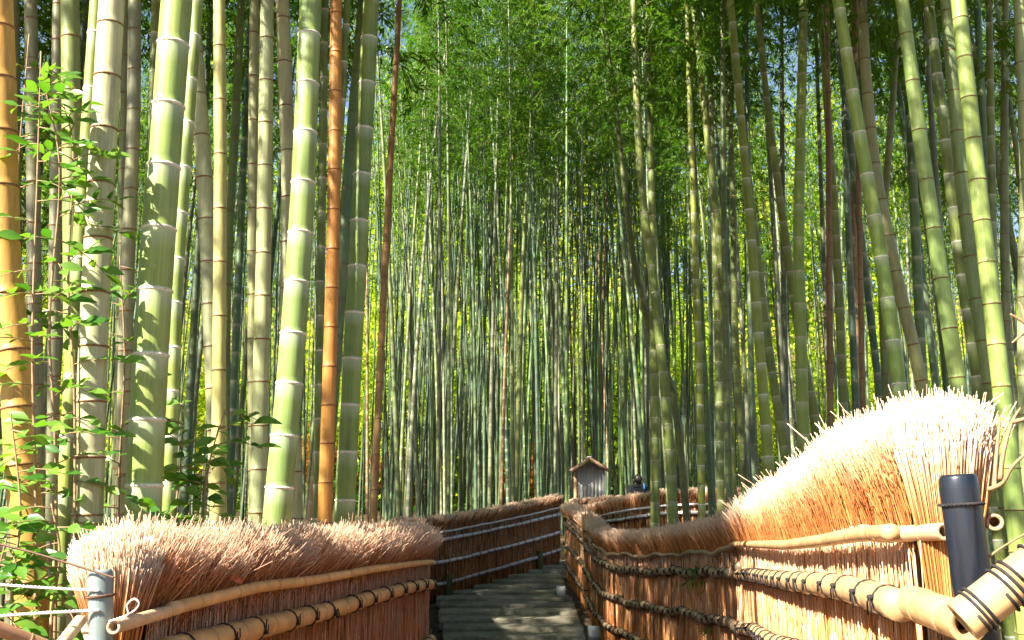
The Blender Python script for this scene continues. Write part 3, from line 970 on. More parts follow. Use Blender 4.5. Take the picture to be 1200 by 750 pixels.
def undergrowth():
    g = np.random.default_rng(77)
    n = 42000
    cx = g.uniform(-34, 36, 420); cy = g.uniform(48, 60, 420); ch = g.uniform(.5, 3.2, 420); cr = g.uniform(.7, 1.5, 420)
    i = g.integers(0, 420, n)
    u = g.normal(size=(n, 3)); u /= np.linalg.norm(u, axis=1)[:, None]
    z = np.array([gz(a, b) for a, b in zip(cx, cy)])
    bs = np.stack([cx[i] + u[:, 0] * cr[i], cy[i] + u[:, 1] * cr[i], z[i] + ch[i] * .45 + u[:, 2] * ch[i] * .5], 1) + g.normal(0, .12, (n, 3))
    ds = g.normal(size=(n, 3)); ds /= np.linalg.norm(ds, axis=1)[:, None]
    nn = g.normal(size=(n, 3)) * .6 + np.array([0, 0, 1]); nn -= ds * np.sum(nn * ds, 1)[:, None]; nn /= np.linalg.norm(nn, axis=1)[:, None]
    V, tr = leaf_quads(bs, ds, nn, g.uniform(.2, .36, n), g.uniform(.12, .2, n))
    b = MB(); b.add(V, None, tr, 0, rnd=np.repeat(g.random(420)[i] * .6 + g.random(n) * .4, 4))
    tag(b.build('undergrowth', M['leaf'], smooth=False), 'low green undergrowth on the slope beyond the grove', 'undergrowth', kind='stuff')


undergrowth()

# ------------------------------------------------------------------ fences
def twig_geo(b, p0, p1, r, rnd, mid=None, mat=0):
    """n thin three-sided twigs p0 -> (mid) -> p1"""
    n = len(p0)
    d = p1 - p0; d /= (np.linalg.norm(d, axis=1)[:, None] + 1e-9)
    ref = np.tile(np.array([.3, .8, .1]), (n, 1))
    u = np.cross(d, ref); u /= np.linalg.norm(u, axis=1)[:, None]
    w = np.cross(d, u)
    st = [p0, p1] if mid is None else [p0, mid, p1]
    tt = [0, 1] if mid is None else [0, .5, 1]
    fs = [1, .75] if mid is None else [1, .95, .7]
    V = []
    for s_, f in zip(st, fs):
        for k in range(3):
            a = 2.0944 * k
            V.append(s_ + (u * math.cos(a) + w * math.sin(a)) * (r * f)[:, None])
    m = len(st) * 3
    V = np.stack(V, 1)
    base = (np.arange(n) * m)[:, None]
    q = []
    for j in range(len(st) - 1):
        for k in range(3):
            k2 = (k + 1) % 3
            q.append(base + np.array([[j * 3 + k, j * 3 + k2, (j + 1) * 3 + k2, (j + 1) * 3 + k]]))
    q = np.concatenate(q)
    t = base + np.array([[m - 3, m - 2, m - 1]])
    tip = np.tile(np.repeat(tt, 3), (n, 1)).ravel()
    b.add(V.reshape(-1, 3), q, t, mat, rnd=np.repeat(rnd, m), tip=tip)


def tie_mesh(seed):
    """black cord bound round a rail of radius 1 that runs along x: two turns, a knot, tails or a bow"""
    g = random.Random(seed)
    b = MB()
    c = .085
    for off, sl_ in ((-.09, .18), (.10, .12)):
        pts = []
        for i in range(15):
            a = 2 * math.pi * i / 14
            pts.append((off + sl_ * math.sin(a + .5), 1.06 * math.cos(a), 1.06 * math.sin(a)))
        b.tube(pts, c, 5, False)
    kx, ky, kz = .02, 1.14, .25
    b.tube([(kx - .2, ky - .02, kz), (kx, ky + .12, kz + .03), (kx + .2, ky - .02, kz)], [.10, .20, .10], 6)
    b.tube([(kx, ky - .02, kz - .2), (kx + .02, ky + .1, kz), (kx, ky - .02, kz + .2)], [.09, .17, .09], 6)
    for s_ in (-1, 1):
        l = g.uniform(.7, 1.5)
        if g.random() < .45:
            pts = [(kx, ky + .1, kz)]
            for i in range(1, 10):
                a = math.pi * 2 * i / 10
                pts.append((kx + s_ * l * .75 * math.sin(a / 2) ** 1.2 * (1 if i < 5 else .9), ky + .16 + .1 * math.sin(a), kz + (.55 * math.sin(a)) * .9))
            pts.append((kx, ky + .1, kz))
            b.tube(pts, c * .8, 4)
        else:
            b.tube([(kx, ky + .1, kz), (kx + s_ * .3 * l, ky + .18, kz - .2 * l), (kx + s_ * g.uniform(.2, .5) * l, ky + .14, kz - .8 * l)], c * .8, 4)
    return b.mesh('cord_tie', M['cord'])


TIES = [tie_mesh(k) for k in range(6)]


class Curve:
    def __init__(s, pts):
        c = catmull(pts, 160)
        seg = np.linalg.norm(np.diff(c[:, :2], axis=0), axis=1)
        s.cs = np.concatenate([[0], np.cumsum(seg)]); s.c = c; s.L = s.cs[-1]

    def at(s, u):
        return np.stack([np.interp(u, s.cs, s.c[:, i]) for i in range(4)], -1)

    def tan(s, u):
        e = .04
        d = s.at(np.clip(np.asarray(u) + e, 0, s.L))[..., :2] - s.at(np.clip(np.asarray(u) - e, 0, s.L))[..., :2]
        return d / np.linalg.norm(d, axis=-1, keepdims=True)


def fence(label, pts, face, rail_px=None, rails=(.27, .42, .79, 1.17), tie_gap=.28, dens=1.0, rad=1.0, lean=.22, rail_col=(.42, .27, .13), cap_h=.36, splay=.15,
          ends=(True, True), rail_rng=None, back_rails=False, posts=(), group='brushwood fences along the path', thin_r=.019, r_=.036, wave=.012, gap_seed=0, droop=.065):
    """pts (x, y, z of foot, z of top); face = +1: rails on the right-hand side of the run, -1: left-hand side"""
    C = Curve(pts)
    L = C.L
    g = np.random.default_rng(int(abs(pts[0][0] * 1000)) + gap_seed)
    o0 = Vector((pts[0][0], pts[0][1], pts[0][2]))
    root = empty('brushwood_fence', o0)
    tag(root, label, 'fence', group)
    off = np.array(o0)

    def frame(u):
        a = C.at(u); t = C.tan(u)
        nrm = np.stack([t[..., 1], -t[..., 0]], -1) * face
        return a, t, nrm
    # core panel
    N = max(12, int(L / .12))
    us = np.linspace(0, L, N + 1)
    a, t, nn = frame(us)
    b = MB()
    prof_ = [(.040, 0), (.045, .5), (.045, .999), (.075, -1), (.06, -2), (-.06, -2), (-.075, -1), (-.045, .999), (-.045, .5), (-.040, 0)]
    V = []
    for i in range(N + 1):
        zb, zt = a[i, 2], a[i, 3]
        for (w, f) in prof_:
            zz = zb - .05 + (zt - cap_h - zb) * f if f >= 0 else (zt - .10 if f == -1 else zt - .055)
            V.append((a[i, 0] + nn[i, 0] * w - off[0], a[i, 1] + nn[i, 1] * w - off[1], zz - off[2]))
    m = len(prof_)
    q = [(i * m + j, i * m + (j + 1) % m, (i + 1) * m + (j + 1) % m, (i + 1) * m + j) for i in range(N) for j in range(m)]
    b.add(V, q)
    tri = []
    for bs in (0, N * m):
        for j in range(1, m - 1): tri.append((bs, bs + j, bs + j + 1))
    b.t.append(np.array(tri)); b.tm.append(np.zeros(len(tri)))
    b.build('brushwood_panel', M['panel'], root, smooth=False)

    # upright twigs of both faces
    b = MB()
    for sd, dd in ((1, 330 * dens), (-1, 110 * dens)):
        n = int(L * dd)
        u = g.uniform(0, L, n)
        seam = .34
        ph = (u + gap_seed * .1) % seam
        u = u[(ph > .010)]
        n = len(u)
        a, t, nn = frame(u)
        hh = a[:, 3] - cap_h * .8 - a[:, 2]
        f0 = g.uniform(-.15, .75, n).clip(0, 1); f1 = (f0 + g.uniform(.25, .7, n)).clip(0, 1)
        w = sd * (.046 + g.random(n) ** 2 * .022)
        dl = g.normal(0, .022, n)
        p0 = np.stack([a[:, 0] + nn[:, 0] * w - t[:, 0] * dl, a[:, 1] + nn[:, 1] * w - t[:, 1] * dl, a[:, 2] + hh * f0], 1) - off
        w2 = w + sd * g.normal(.002, .006, n)
        p1 = np.stack([a[:, 0] + nn[:, 0] * w2 + t[:, 0] * dl, a[:, 1] + nn[:, 1] * w2 + t[:, 1] * dl, a[:, 2] + hh * f1], 1) - off
        bundle = .5 + .5 * np.sin(np.floor((u + gap_seed * .1) / seam) * 12.7)
        rn = (g.random(n) * .62 + bundle * .22 + .08).clip(0, 1)
        twig_geo(b, p0, p1, g.uniform(.0016, .0042, n) * rad, rn)
    o = b.build('upright_twigs', M['twig'], root, smooth=False); tag(o, kind='stuff')

    # splayed brush along the top
    b = MB()
    n = int(L * 1500 * dens)
    u = g.uniform(0, L, n)
    a, t, nn = frame(u)
    side = g.uniform(-1, 1, n)
    lay = g.random(n)                       # 0: outer low layer, 1: inner high layer
    w0 = side * .055
    z0 = a[:, 3] - cap_h * (1.0 - .35 * lay) + g.normal(0, .02, n)
    out = side * splay * (1.15 - .35 * lay) + g.normal(0, .022, n)
    top = a[:, 3] - .018 - droop * np.abs(side) ** 2.0 * (1 - .55 * lay) + g.normal(0, .016, n) + .014 * np.sin(u * 9.0 + 1) + .011 * np.sin(u * 23) + (g.random(n) < .012) * g.uniform(0, .035, n)
    al = lean * (.5 + .5 * g.random(n)) * cap_h + g.normal(0, .045, n)
    p0 = np.stack([a[:, 0] + nn[:, 0] * w0 - t[:, 0] * al * .3, a[:, 1] + nn[:, 1] * w0 - t[:, 1] * al * .3, z0], 1) - off
    p1 = np.stack([a[:, 0] + nn[:, 0] * out + t[:, 0] * al, a[:, 1] + nn[:, 1] * out + t[:, 1] * al, top], 1) - off
    mid = p0 * .5 + p1 * .5
    k = out - w0
    mid[:, 0] -= nn[:, 0] * k * .14; mid[:, 1] -= nn[:, 1] * k * .14
    mid += g.normal(0, .009, mid.shape)
    odd = g.random(n) < .04                  # stray, thicker and crossing twigs
    p1[odd] += g.normal(0, .055, (odd.sum(), 3)) * np.array([1, 1, .15])
    rt_ = g.uniform(.0011, .0034, n) * rad; rt_[odd] *= g.uniform(1.0, 1.9, odd.sum())
    clump = .5 + .5 * np.sin(u * 31 + 3 * np.sin(u * 7.3) + 4 * side)
    twig_geo(b, p0, p1, rt_, (g.random(n) * .7 + clump * .3).clip(0, 1), mid)
    # fanned ends
    for e, on in zip((0, L), ends):
        if not on: continue
        n = int(1500 * dens)
        a, t, nn = frame(np.full(n, e))
        sg = -1 if e == 0 else 1
        th = g.uniform(-1.35, 1.35, n)
        rr_ = g.random(n) ** .5
        ro = splay * .95 * rr_
        dx = t * sg * (np.cos(th) * ro)[:, None] + nn * (np.sin(th) * ro)[:, None]
        bx = t * sg * (np.cos(th) * .05 * rr_)[:, None] + nn * (np.sin(th) * .055 * rr_)[:, None]
        z0 = a[:, 3] - cap_h * g.uniform(.7, 1.25, n)
        z1 = a[:, 3] - .02 - .075 * rr_ ** 2 * g.uniform(.5, 1, n) + g.normal(0, .016, n)
        p0 = np.stack([a[:, 0] + bx[:, 0], a[:, 1] + bx[:, 1], z0], 1) - off
        p1 = np.stack([a[:, 0] + dx[:, 0], a[:, 1] + dx[:, 1], z1], 1) - off
        mid = (p0 + p1) / 2
        mid[:, :2] -= (dx - bx) * .14
        twig_geo(b, p0, p1, g.uniform(.0013, .0034, n) * rad, g.random(n), mid)
        # end face of the panel
        n = int(120 * dens)
        a, t, nn = frame(np.full(n, e))
        w = g.uniform(-.06, .06, n); ex = sg * g.uniform(.002, .02, n)
        hh = a[:, 3] - cap_h * .9 - a[:, 2]
        f0 = g.uniform(0, .7, n); f1 = f0 + .3
        p0 = np.stack([a[:, 0] + nn[:, 0] * w + t[:, 0] * ex, a[:, 1] + nn[:, 1] * w + t[:, 1] * ex, a[:, 2] + hh * f0], 1) - off
        p1 = p0.copy(); p1[:, 2] = a[:, 2] + hh * f1 - off[2]
        twig_geo(b, p0, p1, g.uniform(.002, .004, n) * rad, g.random(n))
    o = b.build('brush_top', M['twig'], root, smooth=False); tag(o, kind='stuff')

    # rails with cord ties
    r0, r1 = rail_rng or (.02, L - .02)
    sides = (1, -1) if back_rails else (1,)
    for sd in sides:
        for j, dz in enumerate(rails):
            rr = thin_r if j == 0 else r_
            us = np.arange(r0, r1, .05)
            a, t, nn = frame(us)
            w = (.066 + rr) * sd + (0.022 if j == 0 else 0) * sd
            zz = a[:, 3] - dz + wave * np.sin(us * 4.1 + j * 2) + wave * .7 * np.sin(us * 9.3 + j)
            c = np.stack([a[:, 0] + nn[:, 0] * w, a[:, 1] + nn[:, 1] * w, zz], 1)
            if rail_px and rail_px[j]:
                kx = [q_[0] for q_ in rail_px[j]]; ky = [q_[1] for q_ in rail_px[j]]
                for i in range(len(us)):
                    v_ = (375 - np.interp(pix(c[i])[0], kx, ky)) / F
                    c[i, 2] = EYE + c[i, 1] * (SP + v_ * CP) / (CP - v_ * SP)
                for _ in range(4): c[1:-1, 2] = (c[:-2, 2] + 2 * c[1:-1, 2] + c[2:, 2]) / 4
            c = c - off
            b = MB()
            # bamboo rail: nodes every ~0.3 m
            P_, R_, A_ = [], [], []
            nx = .17 + .1 * j
            for i, u in enumerate(us):
                P_.append(c[i]); R_.append(rr * (1 + .06 * math.sin(u * 1.3 + j))); A_.append(0)
                if u >= nx and i < len(us) - 1:
                    nx += rng.uniform(.22, .36)
                    dv = c[i + 1] - c[i]
                    for f, m_, nd in ((.30, 1.0, 0), (.42, 1.08, 1), (.5, 1.11, 1), (.58, 1.0, .8), (.7, .99, 0)):
                        P_.append(c[i] + dv * f); R_.append(rr * m_); A_.append(nd)
            b.tube(P_, R_, 12, True, 0, node=A_)
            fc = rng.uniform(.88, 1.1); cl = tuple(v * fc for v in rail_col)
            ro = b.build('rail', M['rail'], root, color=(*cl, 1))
            if j == 0: continue
            u = r0 + .1
            while u < r1 - .05:
                a1 = C.at(u); t1 = C.tan(u)
                n1_ = np.array([t1[1], -t1[0]]) * face * sd
                zc = np.interp(u, us, c[:, 2]); xc = np.interp(u, us, c[:, 0]); yc = np.interp(u, us, c[:, 1])
                zb = (np.interp(min(u + .05, us[-1]), us, c[:, 2]) - np.interp(u, us, c[:, 2])) / .05
                X = Vector((t1[0], t1[1], zb)).normalized(); Yv = Vector((n1_[0], n1_[1], 0)); Zv = X.cross(Yv).normalized(); Yv = Zv.cross(X)
                m4 = Matrix((X, Yv, Zv)).transposed().to_4x4()
                m4 = m4 @ Matrix.Diagonal((rr * 1.0, rr, rr, 1))
                m4.translation = (xc, yc, zc)
                ti = link('cord_tie', rng.choice(TIES), ro)
                ti.matrix_local = m4
                u += tie_gap * rng.uniform(.75, 1.3)
    for (u, w, hgt, rr, mat) in posts:
        a, t, nn = frame(np.array([u]))
        b = MB()
        x = a[0, 0] + nn[0, 0] * w - off[0]; y = a[0, 1] + nn[0, 1] * w - off[1]; z0 = a[0, 2] - off[2]
        b.tube([(x, y, z0 - .05), (x, y, z0 + hgt * .5), (x, y, z0 + hgt - .01), (x, y, z0 + hgt)], [rr * 1.02, rr, rr, rr * .9], 12)
        b.build('post', mat, root)
    return root, C


def fp(px, ytop, Y, h=1.48):
    p = P(px, ytop, Y)
    return (p.x, Y, p.z - h, p.z)


# near left fence, from its sunlit end back to the stairs
fence('sunlit brushwood fence at the left of the path with a weathered post at its end',
      [fp(146, 617, 2.45), fp(235, 614, 2.95), fp(330, 616, 3.75), fp(430, 616, 4.95), fp(490, 615, 6.5), (-.72, 7.3, .10, 1.54)], 1,
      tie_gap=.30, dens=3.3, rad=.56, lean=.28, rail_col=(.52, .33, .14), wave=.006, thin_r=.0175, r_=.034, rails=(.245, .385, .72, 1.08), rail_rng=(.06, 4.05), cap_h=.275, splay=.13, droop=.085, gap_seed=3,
      rail_px=[[(110, 742), (174, 720), (300, 688), (368, 680), (436, 667), (497, 659)], [(110, 785), (300, 736), (345, 725), (391, 714), (436, 700), (470, 691), (497, 685)], None, None])
# hidden stretch of the left fence down to the stair foot
fence('shaded brushwood fence behind the left fence, mostly hidden', [(-.86, 8.2, .0, 1.47), (-1.25, 12, -.06, 1.42), (-1.72, 16, .0, 1.5), (-1.9, 17.4, .12, 1.62)], 1,
      dens=.35, rad=2.2, tie_gap=.5, gap_seed=5)
# back left fence, outer side of the bend
BL = [(-1.98, 17.5, .10, 1.60), fp(513, 603, 18.0, 1.48), fp(560, 596, 19.2, 1.48), fp(610, 587, 20.6, 1.48), fp(653, 578, 22.0, 1.48)]
fence('shaded brushwood fence with sky-tinted rails at the left side of the stairs', BL, 1, dens=.45, rad=2.3, tie_gap=.30, lean=.2, rail_col=(.58, .58, .60), rails=(.30, .44, .83, 1.20),  # pale bluish rail colour stands in for reflected sky
      thin_r=.019, r_=.031, gap_seed=7, wave=.003, posts=[(1.0, .12, .42, .07, M['greenpost']), (4.4, .13, .40, .07, M['greenpost'])])
# its continuation beyond the bend
fence('distant brushwood fence running right under the notice board', [fp(674, 584, 22.4), fp(700, 581, 22.8), fp(770, 577, 23.0), fp(900, 575, 22.6)], 1,
      dens=.35, rad=2.3, tie_gap=.4, rail_col=(.58, .58, .60), gap_seed=9)  # sky reflection put into the rail colour here too
# right fence: near sunlit run
RN = [fp(1098, 472, 2.10, 1.5), fp(1030, 486, 2.62, 1.5), fp(958, 538, 3.55, 1.5), fp(905, 571, 5.0, 1.5), fp(880, 585, 6.4, 1.5)]
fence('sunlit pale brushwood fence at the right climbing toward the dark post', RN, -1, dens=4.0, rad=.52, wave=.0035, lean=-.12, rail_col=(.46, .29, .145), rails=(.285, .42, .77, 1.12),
      thin_r=.0175, r_=.033, tie_gap=.20, rail_rng=(.03, 4.35), cap_h=.36, splay=.115, gap_seed=13,
      rail_px=[[(880, 638), (920, 639), (960, 634), (1000, 627), (1050, 623), (1140, 621)], [(884, 674), (910, 679), (960, 685), (990, 689), (1020, 698), (1050, 708), (1080, 719), (1140, 738)], [(884, 738), (905, 752), (960, 768), (1140, 860)], None])
# right fence: middle run down to the bend, shaded
RM = [fp(884, 589, 6.75, 1.48), fp(850, 604, 7.9, 1.48), fp(812, 612, 9.2, 1.48), fp(765, 620, 10.8, 1.48), fp(722, 621, 12.6, 1.48), fp(703, 614, 13.7, 1.48)]
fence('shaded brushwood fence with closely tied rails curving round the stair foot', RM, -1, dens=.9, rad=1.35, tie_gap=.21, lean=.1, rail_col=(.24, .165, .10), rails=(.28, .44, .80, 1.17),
      gap_seed=17, thin_r=.018, wave=.012)
# right fence: run up beside the stairs and round the corner
RU = [fp(702, 613, 13.9, 1.48), fp(690, 602, 15.8, 1.48), fp(676, 593, 18.0, 1.48), fp(667, 588, 19.8, 1.48)]
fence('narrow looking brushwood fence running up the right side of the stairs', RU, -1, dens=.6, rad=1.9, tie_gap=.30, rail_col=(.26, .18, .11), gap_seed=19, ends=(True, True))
RA = [fp(664, 591, 20.1, 1.46), fp(690, 590, 19.9, 1.46), fp(735, 580, 18.6, 1.46), fp(790, 572, 17.8, 1.46), fp(900, 570, 17.2, 1.46)]
fence('back fence with sky-tinted rails seen over the fence dip', RA, 1, dens=.45, rad=2.2, tie_gap=.32, rail_col=(.58, .58, .60), gap_seed=23, wave=.004, thin_r=.019, r_=.032, back_rails=False, rails=(.30, .44, .83, 1.2))  # rails coloured as if mirroring the blue sky


# corner bundles of brushwood on the right fence
def bundle(px, ytop, Y, h, wdt, label, n=420):
    p = P(px, ytop, Y)
    g = np.random.default_rng(int(px))
    root = empty('brushwood_bundle', (p.x, p.y, p.z - h))
    tag(root, label, 'bundle', 'upright bundles on the right fence')
    b = MB()
    th = g.uniform(0, 6.283, n); r = np.sqrt(g.random(n)) * wdt
    p0 = np.stack([np.cos(th) * r, np.sin(th) * r, g.uniform(0, h * .55, n)], 1)
    p1 = p0.copy(); p1[:, 2] = np.minimum(p0[:, 2] + g.uniform(.4, .8, n), h - .02 + g.normal(0, .03, n)); f = 1 + .9 * np.maximum(p1[:, 2] - h + .3, 0) / .3
    p1[:, 0] *= f; p1[:, 1] *= f
    twig_geo(b, p0, p1, g.uniform(.002, .005, n) * max(1, Y / 7), g.random(n) * .7 + .3)
    tag(b.build('twigs', M['twig'], root, smooth=False), kind='stuff')
    for dz in (.34, .62, .95, 1.2):
        t = MB()
        t.tube([((wdt + .012) * math.cos(a), (wdt + .012) * math.sin(a), h - dz) for a in np.linspace(0, 6.2832, 13)], .008, 5, False)
        t.build('cord_tie', M['cord'], root)


bundle(688, 596, 15.2, 1.5, .055, 'sunlit upright bundle tied to the fence at the stair bend')
bundle(884, 584, 6.55, 1.5, .05, 'upright bundle where sunlit and shaded right fence meet')


# ------------------------------------------------------------------ posts, ropes and loose poles at the near ends
def tube_thing(name, pts, rad, mat, label, cat, sides=10, color=None, group=None):
    base = Vector(pts[0])
    b = MB()
    b.tube([Vector(p) - base for p in pts], rad, sides)
    o = b.build(name, mat, None, base, color)
    tag(o, label, cat, group)
    return o


def near_post(px0, py0, px1, py1, Y, dia, label, rope_mat, mat):
    t = P(px0, py0, Y); lo = P(px1, py1, Y)
    d = (t - lo).normalized()
    k = (lo.z - gz(lo.x, Y)) / d.z + .1
    base = lo - d * k
    root = empty('fence_post', base)
    tag(root, label, 'post')
    b = MB()
    r = dia / 2
    e = t - base
    prf = [(0, 1), (.5, 1), (.96, 1), (.985, 1.0), (.996, .97), (1.0, .88)]
    b.tube([e * f for f, _ in prf], [r * m for _, m in prf], 24)
    b.build('shaft', mat, root)
    # twisted rope round the top: two strands
    w = d.cross(Vector((0, 1, 0))).normalized(); u = w.cross(d)
    for ph in (0, math.pi):
        c = MB(); pts = []
        for i in range(97):
            a = 2 * math.pi * i / 96
            pts.append(e * 1 - d * .055 + (w * math.cos(a) + u * math.sin(a)) * (r + .003 + .0016 * math.cos(a * 16 + ph)) + d * .0016 * math.sin(a * 16 + ph))
        c.tube(pts, .0019, 5, False)
        c.build('twisted_cord', rope_mat, root)
    return root


near_post(1122, 556, 1140, 690, 1.86, .070, 'glossy blue-black post at the end of the right fence', M['cord'], M['post'])
near_post(118, 668, 119, 745, 2.22, .052, 'weathered post half lit by sun at the near end of the left fence', M['wire'], M['greypost'])


def hollow_pole(a, b_, r, colr, label, nodes=3, hollow=(True, True), group=None, name='bamboo_pole', bend=0.0):
    a = Vector(a); b_ = Vector(b_)
    d = b_ - a
    root = empty(name, a)
    tag(root, label, 'pole', group)
    mb = MB(); P_, R_, A_ = [], [], []
    n = 40
    nd = [((i + .6) / nodes) for i in range(nodes)]
    fr = sorted([i / n for i in range(n + 1)] + [x + e for x in nd for e in (-.008, -.003, 0, .004, .01)])
    for f in fr:
        P_.append(d * f + Vector((0, 0, bend * math.sin(math.pi * f))))
        near = min(abs(f - x) for x in nd)
        R_.append(r * (1.07 if near < .0035 else 1.0)); A_.append(1 if near < .0045 else 0)
    mb.tube(P_, R_, 20, False, 0, node=A_)
    # end walls: annulus and inner bore
    for f, on, sg in ((0, hollow[0], 1), (1, hollow[1], -1)):
        c = d * f
        t = d.normalized() * sg
        rings = [(c, r), (c - t * .001, r * .97), (c - t * .001, r * .62), (c + t * .06, r * .58)]
        u = t.cross(Vector((0, 0, 1))).normalized(); w = t.cross(u)
        V = [p + (u * math.cos(2 * math.pi * k / 20) + w * math.sin(2 * math.pi * k / 20)) * rr for p, rr in rings for k in range(20)] + [c + t * .06]
        q = [(j * 20 + k, j * 20 + (k + 1) % 20, (j + 1) * 20 + (k + 1) % 20, (j + 1) * 20 + k) for j in range(3) for k in range(20)]
        tr = [(60 + k, 60 + (k + 1) % 20, 80) for k in range(20)]
        mb.add([tuple(v) for v in V], q, tr, 0, node=[0] * 40 + [.6] * 20 + [1] * 21)
    mb.build('culm', M['rail'], root, color=(*colr, 1))
    return root


def wind(root, a, b_, r, f0, turns, pitch, cord=.0028, name='cord_winding'):
    """cord wound round a pole that runs a -> b"""
    a = Vector(a); b_ = Vector(b_); t = (b_ - a).normalized()
    u = t.cross(Vector((0, 0, 1))).normalized(); w = t.cross(u)
    pts = []
    n = int(turns * 18)
    for i in range(n + 1):
        an = 2 * math.pi * i / 18
        pts.append((b_ - a) * f0 + t * pitch * i / 18 + (u * math.cos(an) + w * math.sin(an)) * (r + cord))
    m = MB(); m.tube(pts, cord, 6)
    m.build(name, M['cord'], root)


A, B = P(1128, 728, 1.72), P(1330, 572, 1.66)
pol = hollow_pole(A, B, .0355, (.46, .29, .14), 'thick tan bamboo pole lashed with black cord at the lower right corner', 2)
wind(pol, A, B, .0355, .06, 2.2, .009); wind(pol, A, B, .0355, .22, 3, .012); wind(pol, A, B, .0355, .42, 1.2, .006)
A, B = P(1143, 712, 1.95), P(1090, 706, 1.84)
pol2 = hollow_pole(P(1134, 731, 1.80), P(1072, 707, 2.06), .034, (.46, .29, .14), 'hollow cut end of a bamboo rail beside the blue-black post', 2)
hollow_pole(P(1107, 623, 2.00), P(1030, 627, 2.27), .0175, (.52, .34, .20), 'thin cut bamboo rail end left of the blue-black post', 2)
hollow_pole(P(1166, 612, 2.05), P(1148, 606, 2.35), .017, (.46, .28, .16), 'small cut bamboo end peeping out right of the blue-black post', 1)
hollow_pole(P(133, 735, 2.17), P(215, 711, 2.63), .0150, (.58, .42, .26), 'small cut bamboo end at the foot of the left post', 1)
hollow_pole(P(94, 727, 2.25), P(62, 768, 2.12), .0135, (.60, .44, .28), 'short slanting bamboo pole left of the left post', 1)
hollow_pole(P(96, 724, 2.3), P(112, 770, 2.28), .010, (.60, .44, .28), 'thin steep bamboo stake left of the left post', 1)
hollow_pole(P(-40, 722, 2.0), P(52, 757, 2.1), .014, (.42, .23, .12), 'reddish bamboo pole at the bottom left corner', 2)


def rope(pts, r, mat, label, twist=True):
    """two twisted strands following way-points"""
    c = catmull([tuple(p) for p in pts], 120)
    base = Vector(c[0])
    b = MB()
    for ph in (0, math.pi):
        P_ = []
        for i, p in enumerate(c):
            a = i * .9 + ph
            P_.append(Vector(p) - base + (Vector((0, math.cos(a), math.sin(a))) * r * .55 if twist else Vector((0, 0, 0))))
        b.tube(P_, r * .62 if twist else r, 5)
        if not twist: break
    o = b.build('rope' if twist else 'wire', mat, None, base)
    tag(o, label, 'rope' if twist else 'wire')


rope([P(-40, 682, 2.2), P(40, 688, 2.2), P(116, 692, 2.19)], .0030, M['rope'], 'upper white rope stretched to the left post')
rope([P(-40, 725, 2.15), P(40, 719, 2.17), P(116, 715, 2.19)], .0033, M['rope'], 'lower white rope stretched to the left post')
rope([P(-40, 628, 2.2), P(40, 648, 2.19), P(134, 677, 2.185)], .0026, M['wire'], 'thin brown wire slanting down to the left post', False)
rope([P(128, 728, 2.17), P(146, 722, 2.15), P(158, 715, 2.14), P(163, 707, 2.14), P(157, 702, 2.14), P(149, 709, 2.14), P(150, 719, 2.14), P(143, 727, 2.15)], .0023, M['rope'], 'small looped white string knotted at the left post')


# dry bare twigs at the right
def dry_branch(chains, r, label, colr):
    base = Vector(chains[0][0])
    root = empty('dry_branch', base)
    tag(root, label, 'branch')
    for c in chains:
        b = MB()
        cc = catmull([tuple(Vector(p) - base) for p in c], 14)
        b.tube(cc, list(np.linspace(r, r * .45, 15)), 6)
        b.build('twig', colr, root)


dry_branch([[P(1158, 574, 1.95), P(1175, 566, 1.92), P(1188, 545, 1.9), P(1215, 520, 1.88)], [P(1172, 562, 1.92), P(1176, 530, 1.92), P(1186, 495, 1.92), P(1196, 478, 1.92)],
            [P(1186, 495, 1.92), P(1206, 488, 1.9), P(1225, 470, 1.9)], [P(1165, 572, 1.94), P(1168, 530, 1.95), P(1172, 490, 1.96)]], .005, 'forked bare branch rising beside the brush end at the right', M['stem'])
dry_branch([[P(1225, 398, 2.2), P(1200, 378, 2.2), P(1184, 368, 2.2)], [P(1205, 384, 2.2), P(1195, 394, 2.2), P(1186, 402, 2.2)], [P(1203, 382, 2.2), P(1198, 362, 2.2), P(1194, 354, 2.2)]], .0052,
           'pale twig tips poking in at the right edge', M['stem'])
dry_branch([[P(1140, 668, 1.84), P(1165, 648, 1.85), P(1190, 632, 1.85), P(1230, 610, 1.85)]], .003, 'thin slanting twig right of the blue-black post', M['stem'])


# ------------------------------------------------------------------ shrubs with leaves
def leaf_mesh(seed, L=.068, W=.032, fold=.25):
    g = random.Random(seed)
    b = MB()
    st = [(0, .02), (.18, .55), (.42, 1.0), (.68, .78), (.88, .32), (1.0, .0)]
    V = []
    cv = g.uniform(.08, .2)
    for (f, w) in st:
        z = -cv * f * f * L
        V.append((f * L, -W / 2 * w, z + fold * W / 2 * w)); V.append((f * L, 0, z)); V.append((f * L, W / 2 * w, z + fold * W / 2 * w))
    q = []
    for i in range(len(st) - 1):
        for j in (0, 1): q.append((i * 3 + j, i * 3 + j + 1, (i + 1) * 3 + j + 1, (i + 1) * 3 + j))
    b.add(V, q, rnd=g.random())
    return b.mesh('leaf_shape', M['shrub'])


LEAVES = [leaf_mesh(k) for k in range(9)]


def put_leaf(parent, p, d, size, leaves=LEAVES):
    d = d.normalized()
    up = Vector((rng.gauss(-.2, .4), rng.gauss(-.75, .45), .8))
    y = up.cross(d).normalized(); z = d.cross(y)
    m = Matrix((d, y, z)).transposed().to_4x4()
    o = link('leaf', rng.choice(leaves), parent)
    m = m @ Matrix.Scale(size, 4)
    m.translation = p
    o.matrix_local = m


